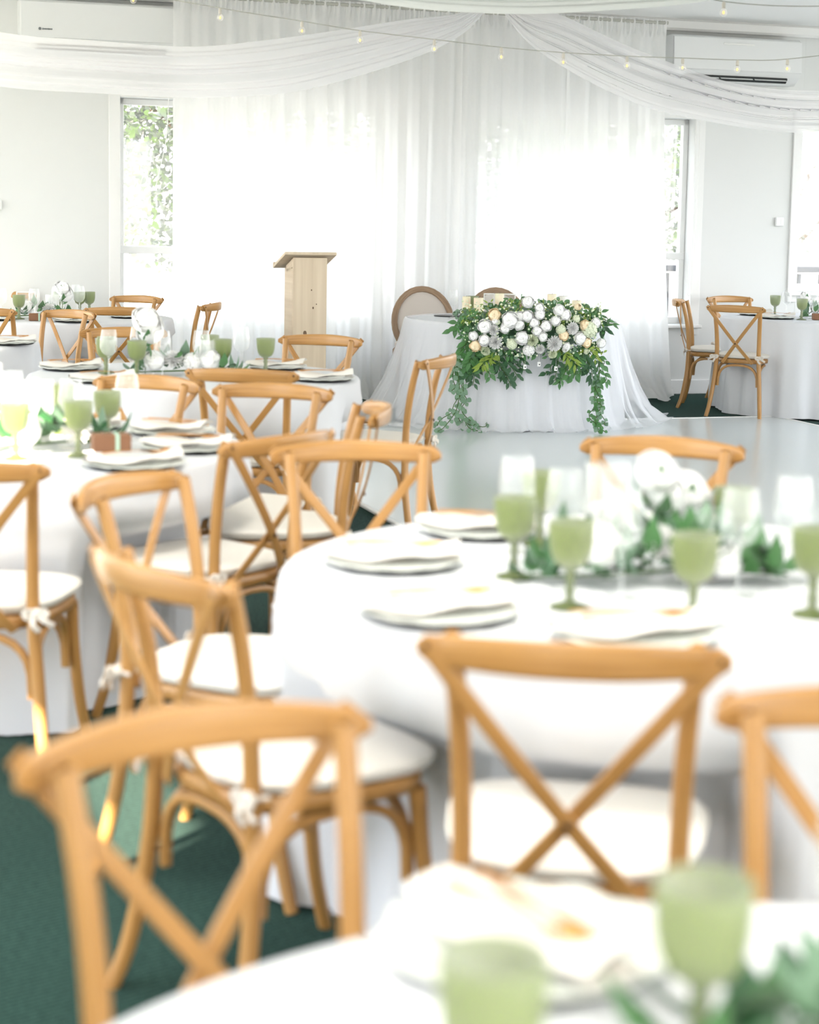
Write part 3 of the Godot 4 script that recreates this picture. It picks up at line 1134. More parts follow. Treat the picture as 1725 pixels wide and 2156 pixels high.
func protos() -> void:
	# goblet
	var b := MB.new()
	b.lathe(PackedVector2Array([V2(0.006, 0.078), V2(0.018, 0.080), V2(0.030, 0.088), V2(0.0375, 0.102), V2(0.0415, 0.122), V2(0.0432, 0.145), V2(0.0438, 0.166), V2(0.0428, 0.168), V2(0.0415, 0.166), V2(0.041, 0.145), V2(0.039, 0.122), V2(0.035, 0.104), V2(0.028, 0.092), V2(0.014, 0.086), V2(0.001, 0.085)]), 30)
	SH.bowl = b.mesh()
	var s := MB.new()
	s.lathe(PackedVector2Array([V2(0.001, 0.0), V2(0.038, 0.0), V2(0.040, 0.003), V2(0.034, 0.006), V2(0.016, 0.011), V2(0.010, 0.017), V2(0.0085, 0.026), V2(0.0115, 0.033), V2(0.0085, 0.040), V2(0.0078, 0.050), V2(0.0110, 0.057), V2(0.0085, 0.064), V2(0.0095, 0.071), V2(0.014, 0.078), V2(0.008, 0.080), V2(0.001, 0.080)]), 20)
	SH.gstem = s.mesh()
	# wine glass
	b = MB.new()
	b.lathe(PackedVector2Array([V2(0.002, 0.098), V2(0.016, 0.101), V2(0.030, 0.112), V2(0.0385, 0.130), V2(0.0405, 0.148), V2(0.0385, 0.172), V2(0.0345, 0.198), V2(0.0315, 0.215), V2(0.0307, 0.216)]), 26)
	SH.wbowl = b.mesh()
	s = MB.new()
	s.lathe(PackedVector2Array([V2(0.001, 0.0), V2(0.034, 0.0), V2(0.0355, 0.002), V2(0.02, 0.005), V2(0.006, 0.010), V2(0.0042, 0.02), V2(0.0038, 0.06), V2(0.0045, 0.09), V2(0.008, 0.098), V2(0.001, 0.099)]), 16)
	SH.wstem = s.mesh()
	# charger, scalloped plate
	var c := MB.new()
	c.lathe(PackedVector2Array([V2(0.001, 0.0), V2(0.10, 0.0), V2(0.122, 0.002), V2(0.130, 0.0055), V2(0.131, 0.0068), V2(0.127, 0.0072), V2(0.10, 0.004), V2(0.001, 0.004)]), 44)
	SH.charger = c.mesh()
	var pl := MB.new()
	var rows := []
	for q in [[0.001, 0.0045], [0.08, 0.0045], [0.11, 0.0065], [0.144, 0.013], [0.1475, 0.0155], [0.143, 0.017], [0.108, 0.0105], [0.092, 0.0085], [0.001, 0.0085]]:
		var row := PackedVector3Array()
		for k in 72:
			var a := TAU * k / 72.0
			var w := 1.0 + 0.028 * cos(12.0 * a) * smoothstep(0.09, 0.14, q[0])
			row.append(V(q[0] * w * cos(a), q[1] + 0.002 * cos(12.0 * a) * smoothstep(0.09, 0.14, q[0]), q[0] * w * sin(a)))
		rows.append(row)
	pl.grid(rows, false, true)
	SH.plate = pl.mesh()
	# napkin: a soft folded strip lying across the plate and hanging over one end
	var nk := MB.new()
	rows = []
	for i in 17:
		var t := i / 16.0
		var row := PackedVector3Array()
		for j in 9:
			var u := j / 8.0 * 2.0 - 1.0
			var w := 0.052 + 0.012 * sin(t * 5.0)
			row.append(V(lerpf(-0.145, 0.14, t), 0.024 + 0.006 * sin(t * 9.0 + u * 2.0) + 0.012 * (1.0 - u * u) + 0.016 * smoothstep(0.75, 1.0, t), u * w + 0.01 * sin(t * 4.0)))
		rows.append(row)
	nk.grid(rows)
	rows = []
	for i in 17:
		var t := i / 16.0
		var row := PackedVector3Array()
		for j in 5:
			var u := j / 4.0 * 2.0 - 1.0
			row.append(V(lerpf(-0.145, 0.14, t), 0.0215 + 0.003 * sin(t * 9.0 + u), u * (0.05 + 0.012 * sin(t * 5.0)) + 0.01 * sin(t * 4.0)))
		rows.append(row)
	nk.grid(rows)
	SH.napkin = nk.mesh()
	# cutlery, along +x
	var fk := MB.new()
	fk.sweep(curve([V(-0.10, 0.046, 0), V(-0.03, 0.050, 0), V(0.03, 0.047, 0), V(0.055, 0.044, 0)], 12), rrect(0.009, 0.003, 3.0, 8), Vector3.UP, [1.2, 1.2, 1.1, 1.0, 0.9, 0.8, 0.7, 0.65, 0.6, 0.6, 0.7, 1.2, 2.0])
	for k in 4:
		fk.tube(curve([V(0.053, 0.0445, -0.0075 + 0.005 * k), V(0.075, 0.046, -0.0085 + 0.0057 * k), V(0.10, 0.052, -0.008 + 0.0053 * k)], 6), 0.0014, 5)
	SH.fork = fk.mesh()
	var kn := MB.new()
	kn.sweep(curve([V(-0.11, 0.045, 0), V(0.0, 0.049, 0), V(0.06, 0.049, 0.0), V(0.12, 0.047, 0.003)], 14), rrect(0.012, 0.003, 3.0, 8), Vector3.UP, [0.9, 1.0, 1.0, 1.0, 0.9, 0.8, 0.75, 0.8, 1.2, 1.5, 1.6, 1.6, 1.5, 1.2, 0.4])
	SH.knife = kn.mesh()
	# centrepiece pieces
	var vs := MB.new()
	vs.lathe(PackedVector2Array([V2(0.001, 0.002), V2(0.048, 0.002), V2(0.050, 0.008), V2(0.050, 0.20), V2(0.0485, 0.201), V2(0.047, 0.20), V2(0.047, 0.012), V2(0.001, 0.010)]), 28)
	SH.cylinder = vs.mesh()
	var cd := MB.new()
	cd.lathe(PackedVector2Array([V2(0.001, 0.0), V2(0.036, 0.0), V2(0.037, 0.004), V2(0.037, 0.098), V2(0.034, 0.102), V2(0.026, 0.099), V2(0.001, 0.097)]), 22)
	SH.candle = cd.mesh()
	var wk := MB.new()
	wk.tube(curve([V(0, 0.096, 0), V(0.0008, 0.104, 0), V(0.003, 0.112, 0)], 5), 0.0012, 5)
	SH.wick = wk.mesh()
	var bv := MB.new()
	bv.lathe(PackedVector2Array([V2(0.001, 0.0), V2(0.030, 0.0), V2(0.036, 0.012), V2(0.034, 0.035), V2(0.018, 0.065), V2(0.011, 0.085), V2(0.012, 0.105), V2(0.016, 0.112)]), 20)
	SH.budvase = bv.mesh()
	SH.pointed = leaf_mesh(0.085, 0.042, 0.85).mesh()
	SH.roundleaf = leaf_mesh(0.05, 0.046, 1.6, 0.1, 0.1).mesh()
	SH.slim = leaf_mesh(0.075, 0.024, 0.9).mesh()


func goblet(at: Vector3, where: String) -> void:
	if not SH.has("goblet0"):
		var o := thing("green_goblet", "", "goblet", "green hobnail goblets")
		part(o, "bowl", SH.bowl, M.green)
		part(o, "stem", SH.gstem, M.green_stem)
		SH.goblet0 = o
		o.position = at
		o.set_meta("label", "green hobnail glass goblet " + where)
	else:
		copy(SH.goblet0, "green_goblet", "green hobnail glass goblet " + where, at, rng.randf())


func wine(at: Vector3, where: String) -> void:
	if not SH.has("wine0"):
		var o := thing("wine_glass", "", "wine glass", "clear wine glasses")
		part(o, "bowl", SH.wbowl, M.clear)
		part(o, "stem", SH.wstem, M.clear)
		SH.wine0 = o
		o.position = at
		o.set_meta("label", "clear stemmed wine glass " + where)
	else:
		copy(SH.wine0, "wine_glass", "clear stemmed wine glass " + where, at)


func setting(c: Vector3, face: float, where: String, bits := "cpnfk") -> void:
	# a place setting at c, its x axis turned by face
	if "c" in bits:
		solo("charger_plate", SH.charger, M.charger, "dark charger under the plate " + where, "charger", "dark chargers", c, face)
	if "p" in bits:
		solo("dinner_plate", SH.plate, M.china, "pale scalloped dinner plate " + where, "plate", "scalloped dinner plates", c + V(0, 0.001, 0), face)
	if "n" in bits:
		solo("napkin", SH.napkin, M.napkin, "folded off-white napkin on the plate " + where, "napkin", "folded napkins", c, face)
	if "f" in bits:
		solo("fork", SH.fork, M.gold, "gold fork lying on the napkin " + where, "fork", "gold forks", c + Basis(Vector3.UP, face) * V(0.0, 0, 0.016), face + 0.12)
	if "k" in bits:
		solo("knife", SH.knife, M.gold, "gold knife lying on the napkin " + where, "knife", "gold knives", c + Basis(Vector3.UP, face) * V(0.0, 0, -0.014), face - 0.06)


func candle(at: Vector3, h: float, w: float, m: Material, label: String) -> void:
	var o := thing("pillar_candle", label, "candle", "pillar candles", at)
	var a := part(o, "wax", SH.candle, m)
	a.scale = V(w, h, w)
	var k := part(o, "wick", SH.wick, M.wick)
	k.position = V(0, 0.097 * (h - 1.0), 0)


func candle_in_glass(at: Vector3, h: float, where: String) -> void:
	var o := solo("glass_cylinder", SH.cylinder, M.clear, "clear glass cylinder round a white candle " + where, "candle holder", "glass cylinders", at)
	o.scale = V(1, h, 1)
	candle(at + V(0, 0.0105, 0), h * 1.1, 1.0, M.whitewax, "white pillar candle inside the glass cylinder " + where)


func bud_vase(at: Vector3, h: float, R: float, where: String, sd := 2) -> void:
	var o := thing("bud_vase", "clear bud vase " + where, "vase", "bud vases", at)
	part(o, "glass", SH.budvase, M.clear)
	var f := thing("cut_flower", "white rose standing in the bud vase " + where, "flower", "white cut flowers", at)
	var s := MB.new()
	s.tube(curve([V(0, 0.006, 0), V(0.003, 0.09, 0), V(0.006, h, 0.0)], 8), 0.0025, 6)
	part(f, "stem", s, M.stem)
	for k in 2:
		var b := part(f, "bloom", bloom("rose", R, sd + k), M.petal)
		b.position = V(0.03 * k, h - 0.05 * k, -0.03 * k)
		b.basis = Basis(Vector3.UP, 0.5 - 1.1 * k) * Basis(Vector3.RIGHT, -0.75)
	for k in 5:
		var l := part(f, "leaf", SH.pointed, M.leaf)
		l.position = V(0.005, h - 0.03 - 0.02 * k, 0)
		l.basis = Basis(Vector3.UP, k * 2.2) * Basis(Vector3.RIGHT, 0.9)


func greens(at: Vector3, turn: float, L: float, n: int, where: String, sd: int, blooms := 3, rise := 1.0) -> void:
	# a low runner of leaves and white blooms lying along the table
	var g := RandomNumberGenerator.new()
	g.seed = sd
	var o := thing("table_garland", "low garland of green leaves and white blooms " + where, "garland", "table garlands", at, turn)
	var st := MB.new()
	st.tube(curve([V(-L / 2, 0.012, 0), V(-L / 6, 0.02, 0.02), V(L / 6, 0.02, -0.02), V(L / 2, 0.012, 0)], 14), 0.004, 5)
	part(o, "stem", st, M.stem)
	for k in n:
		var t := g.randf() * 2.0 - 1.0
		var kind: String = ["pointed", "roundleaf", "slim", "pointed"][g.randi() % 4]
		var l := part(o, "leaf", SH[kind], [M.leaf, M.greyleaf, M.darkleaf, M.leaf][g.randi() % 4])
		l.position = V(t * L / 2, 0.015 + 0.085 * rise * g.randf() * (1 - t * t), g.randf_range(-0.06, 0.07))
		l.basis = Basis(Vector3.UP, g.randf() * TAU) * Basis(Vector3.RIGHT, g.randf_range(lerpf(1.15, 0.3, rise), 1.4)) * g.randf_range(0.8, 1.25)
	for k in blooms:
		var b := part(o, "bloom", bloom(["rose", "mum", "ball"][k % 3], 0.05, 40 + k), M.petal)
		b.position = V((k + 0.5) / blooms * L * 0.7 - L * 0.35, 0.055 + 0.02 * g.randf(), g.randf_range(0.0, 0.05))
		b.basis = Basis(Vector3.UP, g.randf_range(-0.8, 0.8)) * Basis(Vector3.RIGHT, -0.8)


func gift(at: Vector3, turn: float, label: String) -> void:
	var o := thing("favour_box", label, "box", "brown favour boxes", at, turn)
	var b := MB.new()
	b.box(V(0, 0.026, 0), V(0.11, 0.05, 0.075), 0.003)
	part(o, "box_body", b, M.kraft)
	var r := MB.new()
	r.box(V(0.015, 0.0265, 0), V(0.012, 0.053, 0.078), 0.001)
	part(o, "ribbon", r, M.ribbon)


func tables() -> void:
	var T := 0.766
	for q in [[0.50, -3.66, "round folding table under the white cloth on the right"], [-1.29, -5.58, "round folding table under the white cloth at the left edge"]]:
		var o := thing("round_table", q[2], "table", "round folding tables", V(q[0], 0, q[1]))
		var tp := MB.new()
		tp.lathe(PackedVector2Array([V2(0.001, 0.725), V2(0.745, 0.725), V2(0.752, 0.731), V2(0.752, 0.755), V2(0.745, 0.761), V2(0.001, 0.761)]), 40)
		part(o, "tabletop", tp, M.pine)
		for k in 4:
			var lg := MB.new()
			var e := Vector3(0.4, 0, 0).rotated(Vector3.UP, PI / 4 + k * PI / 2)
			lg.tube(pv([e, e * 0.98 + V(0, 0.36, 0), e * 0.95 + V(0, 0.725, 0)]), 0.014, 8)
			part(o, "leg", lg, M.mark)
	cloth(V(0.36, 0, -1.095), 0.765, 1, "white cloth of the nearest round table, cut by the lower edge")
	cloth(V(0.50, 0, -3.66), 0.765, 2, "white cloth of the round table with flowers on the right", 1.0, 0.06)
	cloth(V(-1.29, 0, -5.58), 0.765, 3, "white cloth of the round table at the left edge", 1.0, 0.12)
	cloth(V(-1.00, 0, -8.18), 0.765, 4, "white cloth of the middle round table before the lectern")
	cloth(V(-2.48, 0, -12.66), 0.765, 5, "white cloth of the far left round table below the window wall")
	cloth(V(-2.90, 0, -10.05), 0.765, 6, "white cloth showing only its right edge at the left border")
	cloth(V(3.30, 0, -14.45), 0.765, 7, "white floor-length cloth of the far right round table", 1.0, 0.0, false)
	# --- right table
	var rt := "on the right table, "
	for q in [[0.22, -3.58, "beside the left plates"], [0.31, -3.30, "before the candle cylinder"], [0.525, -3.18, "nearest the back-turned chair"], [0.765, -3.27, "cut by the right edge"], [0.70, -3.76, "behind the flowers to the right"], [0.30, -3.96, "pale behind the wine glasses"]]:
		goblet(V(q[0], T, q[1]), rt + q[2])
	for q in [[0.33, -3.68, "left of the candle"], [0.42, -3.40, "before the candle cylinder"], [0.655, -3.44, "right of the flowers"], [0.80, -3.62, "at the right edge, farther"], [0.86, -3.36, "at the right edge, nearer"], [0.24, -3.86, "behind the leftmost goblet"]]:
		wine(V(q[0], T, q[1]), rt + q[2])
	setting(V(0.06, T, -3.22), 0.15, "at the near left of the right table")
	setting(V(-0.03, T, -3.70), -0.1, "at the far left of the right table")
	setting(V(0.17, T, -4.10), -0.3, "at the back left of the right table")
	setting(V(0.40, T, -3.06), 0.1, "before the back-turned chair at the right table")
	setting(V(0.62, T, -4.2), 0.2, "behind the flowers of the right table", "cp")
	setting(V(0.98, T, -3.35), 0.9, "at the right edge of the right table", "cpn")
	candle_in_glass(V(0.425, T, -3.72), 1.1, "left of the white flowers on the right table")
	candle_in_glass(V(0.62, T, -3.62), 0.7, "right of the white flowers on the right table")
	bud_vase(V(0.515, T, -3.66), 0.205, 0.046, "in the middle of the right table", 2)
	bud_vase(V(0.60, T, -3.78), 0.15, 0.044, "farther back on the right table", 6)
	greens(V(0.51, T, -3.57), 0.12, 0.56, 150, "on the right table", 5, 3)
	# --- left table
	var lt := "on the left table, "
	for q in [[-1.17, -5.21, "cut near the left edge"], [-1.00, -5.30, "beside the green leaves"], [-0.97, -5.63, "behind the brown box"], [-1.16, -5.85, "at the back, pale"]]:
		goblet(V(q[0], T, q[1]), lt + q[2])
	for q in [[-1.20, -5.42, "at the left edge"], [-1.06, -5.50, "behind the leaves"], [-0.92, -5.72, "farther right"], [-1.3, -5.75, "far back"]]:
		wine(V(q[0], T, q[1]), lt + q[2])
	setting(V(-0.80, T, -5.10), 0.35, "under the brown box on the left table", "cpnf")
	gift(V(-0.875, T + 0.04, -5.14), 0.3, "brown favour box with ribbon on the nearest right plate of the left table")
	setting(V(-0.69, T, -5.49), -0.2, "at the right side of the left table")
	setting(V(-0.80, T, -5.90), -0.5, "at the far right of the left table")
	setting(V(-1.13, T, -6.0), 0.2, "at the back of the left table")
	setting(V(-1.30, T, -4.86), 0.0, "before the chair at the left edge, left table", "cpn")
	candle_in_glass(V(-1.18, T, -5.58), 1.0, "on the left table")
	greens(V(-1.12, T, -5.45), 0.4, 0.44, 70, "on the left table", 9, 2)
	# --- middle table
	var mt := "on the middle table, "
	for q in [[-1.39, -8.03, "left of the white rose"], [-1.41, -8.17, "half hidden behind the leftmost"], [-1.235, -7.95, "below the white rose"], [-0.96, -8.42, "tall behind the glass box"], [-0.87, -8.15, "right of the white blooms"], [-0.68, -8.26, "standing alone by the right plate"]]:
		goblet(V(q[0], T, q[1]), mt + q[2])
	for q in [[-1.36, -7.94, "before the left goblet"], [-1.27, -8.22, "behind the rose stem"], [-1.115, -7.92, "before the garland"], [-0.80, -8.32, "pale, right of the garland"], [-0.95, -8.0, "before the white blooms"]]:
		wine(V(q[0], T, q[1]), mt + q[2])
	setting(V(-1.60, T, -8.30), 0.2, "at the left of the middle table")
	setting(V(-0.65, T, -8.55), -0.2, "before the lectern chair at the middle table")
	setting(V(-0.40, T, -7.97), 0.1, "at the right edge of the middle table")
	setting(V(-1.35, T, -7.72), 0.3, "at the near left of the middle table", "cpnf")
	bud_vase(V(-1.22, T, -8.10), 0.24, 0.065, "on the middle table", 14)
	candle_in_glass(V(-0.93, T, -8.16), 0.8, "on the middle table")
	greens(V(-1.05, T, -8.12), 0.1, 0.5, 46, "on the middle table", 17, 4)
	# --- far left table
	for q in [[-2.72, -12.25, "at the left edge of the far left table"], [-2.42, -12.9, "behind a wine glass on the far left table"], [-2.36, -12.95, "rightmost on the far left table"], [-2.56, -12.85, "behind the white rose on the far left table"]]:
		goblet(V(q[0], T, q[1]), q[2])
	for q in [[-2.60, -12.18, "tall before the leaves, far left table"], [-2.53, -12.6, "behind the leaves, far left table"], [-2.40, -12.78, "before the rightmost goblet, far left table"], [-2.47, -13.0, "beside the white rose, far left table"], [-2.83, -12.2, "cut by the left edge, far left table"]]:
		wine(V(q[0], T, q[1]), q[2])
	setting(V(-2.02, T, -12.65), 0.2, "beyond the turned-away chair at the far left table", "cpnf")
	setting(V(-2.30, T, -12.05), 0.1, "behind the sunlit chair rail at the far left table", "cpn")
	setting(V(-2.86, T, -12.10), 0.0, "at the left edge of the far left table", "cpnf")
	bud_vase(V(-2.52, T, -12.75), 0.19, 0.055, "on the far left table", 24)
	candle_in_glass(V(-2.55, T, -12.55), 0.8, "on the far left table")
	greens(V(-2.62, T, -12.40), 0.2, 0.44, 36, "on the far left table", 25, 2)
	gift(V(-2.56, T, -12.10), 0.1, "brown favour box left of the chair rail on the far left table")
	framed(V(-2.78, T, -12.75), 0.3, 0.13, 0.17, "white framed card standing on the far left table")
	# --- table at the left border
	setting(V(-2.24, T, -9.86), 0.2, "on the cloth at the left border")
	# --- far right table
	for q in [[3.0, -14.62, "left one on the far right table"], [3.09, -14.02, "near the front of the far right table"]]:
		goblet(V(q[0], T, q[1]), q[2])
	for q in [[3.08, -14.55, "between the goblets of the far right table"], [3.22, -14.2, "at the right edge, far right table"]]:
		wine(V(q[0], T, q[1]), q[2])
	setting(V(2.84, T, -14.62), 0.2, "at the left of the far right table", "cpn")
	setting(V(2.92, T, -14.12), -0.2, "at the front of the far right table", "cpnf")
	greens(V(3.36, T, -14.35), 0.1, 0.44, 34, "on the far right table", 31, 2)
	bud_vase(V(3.20, T, -14.42), 0.16, 0.045, "on the far right table", 33)
	gift(V(3.24, T, -14.05), 0.0, "brown favour box at the right edge of the far right table")
	# --- nearest table
	var nt := "on the nearest table, "
	goblet(V(0.26, T, -1.46), nt + "large and blurred before the chairs")
	goblet(V(0.072, T, -1.30), nt + "cut by the lower edge")
	wine(V(0.42, T, -1.56), nt + "at the right edge")
	setting(V(0.125, T, -1.70), -1.0, "on the nearest table")
	greens(V(0.365, T, -1.47), 0.2, 0.30, 60, "on the nearest table, lower right corner", 41, 0, 0.25)


func framed(at: Vector3, turn: float, w: float, h: float, label: String) -> void:
	var o := thing("framed_card", label, "picture frame", "", at, turn)
	var f := MB.new()
	for q in [[-w / 2, h / 2, 0.008, h], [w / 2, h / 2, 0.008, h], [0, 0.005, w, 0.009], [0, h - 0.004, w, 0.009]]:
		f.box(V(q[0], q[1], 0), V(q[2], q[3], 0.012), 0.001)
	part(o, "frame", f, M.paper)
	var p := MB.new()
	p.box(V(0, h / 2, 0), V(w - 0.008, h - 0.016, 0.002), 0.0004)
	part(o, "glass", p, M.clear)


# ------------------------------------------------------------------ sweetheart table
func louis_chair(at: Vector3, turn: float, label: String) -> void:
	var o := thing("round_back_chair", label, "chair", "round-back chairs at the sweetheart table", at, turn)
	var ring := []
	for k in 33:
		var a := TAU * k / 32.0
		ring.append(V(0.235 * cos(a), 0.675 + 0.265 * sin(a), -0.24 - 0.09 * sin(a)))
	var f := MB.new()
	f.sweep(pv(ring), rrect(0.05, 0.035, 4.0, 10), V(0, 0.32, 1), [], false)
	part(o, "back_frame", f, M.oak)
	var p := MB.new()
	var rows := []
	for i in 7:
		var t := i / 6.0
		var row := PackedVector3Array()
		for k in 32:
			var a := TAU * k / 32.0
			row.append(V(0.217 * t * cos(a), 0.675 + 0.245 * t * sin(a), -0.24 - 0.083 * t * sin(a) + 0.035 * (1.0 - t * t)))
		rows.append(row)
	p.grid(rows, false, true)
	rows = []
	for i in 2:
		var row := PackedVector3Array()
		for k in 32:
			var a := TAU * k / 32.0
			row.append(V(0.217 * i * cos(a) + 0.0001, 0.675 + 0.245 * i * sin(a), -0.252 - 0.083 * i * sin(a)))
		rows.append(row)
	p.grid(rows, false, true)
	part(o, "back_pad", p, M.upholstery)
	var s := MB.new()
	s.box(V(0, 0.44, 0), V(0.5, 0.07, 0.46), 0.03)
	part(o, "seat_frame", s, M.oak)
	var c := MB.new()
	c.box(V(0, 0.495, 0), V(0.47, 0.06, 0.43), 0.03)
	part(o, "seat_pad", c, M.upholstery)
	for q in [[-0.21, 0.19], [0.21, 0.19], [-0.2, -0.2], [0.2, -0.2]]:
		var l := MB.new()
		l.lathe(PackedVector2Array([V2(0.001, 0), V2(0.014, 0), V2(0.015, 0.02), V2(0.022, 0.33), V2(0.026, 0.37), V2(0.02, 0.38), V2(0.028, 0.42), V2(0.001, 0.42)]), 12, V(q[0], 0, q[1]))
		part(o, "leg", l, M.oak)
	for x in [-0.14, 0.14]:
		var u := MB.new()
		u.tube(pv([V(x, 0.46, -0.2), V(x, 0.50, -0.185)]), 0.02, 8)
		part(o, "back_support", u, M.oak)


func sweetheart() -> void:
	var c := V(0.76, 0, -13.36)
	seats.append([V(0.13, 0, -14.10), 0.15, false])
	seats.append([V(0.70, 0, -14.12), 0.05, false])
	cloth(c, 0.80, 12, "white cloth of the sweetheart table behind the large flower garland", 0.5)
	# tulle over the cloth, gathered at the rim and puddled on the floor
	var rows := []
	for q in [[0.995, 0.772], [1.012, 0.77], [1.025, 0.75], [1.045, 0.62], [1.075, 0.45], [1.10, 0.28], [1.13, 0.14], [1.17, 0.05], [1.20, 0.016], [1.25, 0.02]]:
		var t: float = (0.77 - q[1]) / 0.77
		var row := PackedVector3Array()
		for j in 300:
			var a := TAU * j / 300.0
			var w := sin(26.0 * a + 1.3 * sin(4.0 * a)) + 0.7 * sin(47.0 * a + 2.0 * sin(3.0 * a)) + 0.5 * sin(71.0 * a)
			var wide: float = 1.0 + 0.22 * t * t * pow(absf(cos(a)), 3.0)   # spreads at both ends
			var r: float = q[0] * 0.80 * wide + 0.028 * t * w
			row.append(V(r * cos(a), q[1] + (0.02 * maxf(0.0, w) if q[1] < 0.06 else 0.0), r * sin(a)))
		rows.append(row)
	var m := MB.new()
	m.grid(rows, false, true)
	solo("tulle_skirt", m, M.tulle, "sheer tulle skirt puddling on the floor round the sweetheart table", "table skirt", "", c, -YAW * 0.0 + 0.2)
	louis_chair(V(0.13, 0, -14.10), 0.15, "round-back upholstered chair at the left of the sweetheart table")
	louis_chair(V(0.70, 0, -14.12), 0.05, "round-back upholstered chair behind the picture frames")
	var T := 0.766
	candle(V(0.41, T, -13.30), 1.65, 0.85, M.wax, "tall ivory pillar candle, leftmost on the sweetheart table")
	candle(V(0.50, T, -13.25), 1.6, 1.0, M.wax, "ivory pillar candle left of the peach rose")
	candle(V(0.66, T, -13.35), 1.9, 0.95, M.wax, "ivory pillar candle between the two picture frames")
	candle(V(1.06, T, -13.40), 1.9, 1.0, M.wax, "ivory pillar candle at the right behind the garland")
	candle(V(1.24, T, -13.30), 1.5, 1.0, M.wax, "short ivory pillar candle, rightmost on the sweetheart table")
	candle(V(1.15, T, -13.45), 1.75, 1.1, M.whitewax, "white pillar candle between the two right-hand ivory ones")
	goblet(V(0.465, T + 0.0, -13.42), "behind the left candles of the sweetheart table")
	wine(V(0.31, T, -13.36), "at the left end of the sweetheart table")
	framed(V(0.585, T, -13.42), 0.1, 0.075, 0.19, "small white picture frame, left of two on the sweetheart table")
	framed(V(0.735, T, -13.42), -0.1, 0.095, 0.19, "small white picture frame, right of two on the sweetheart table")
	solo("charger_plate", SH.charger, M.charger, "dark charger on the sweetheart table behind the wine glass", "charger", "dark chargers", V(0.30, T, -13.62), 0.0)
	garland()


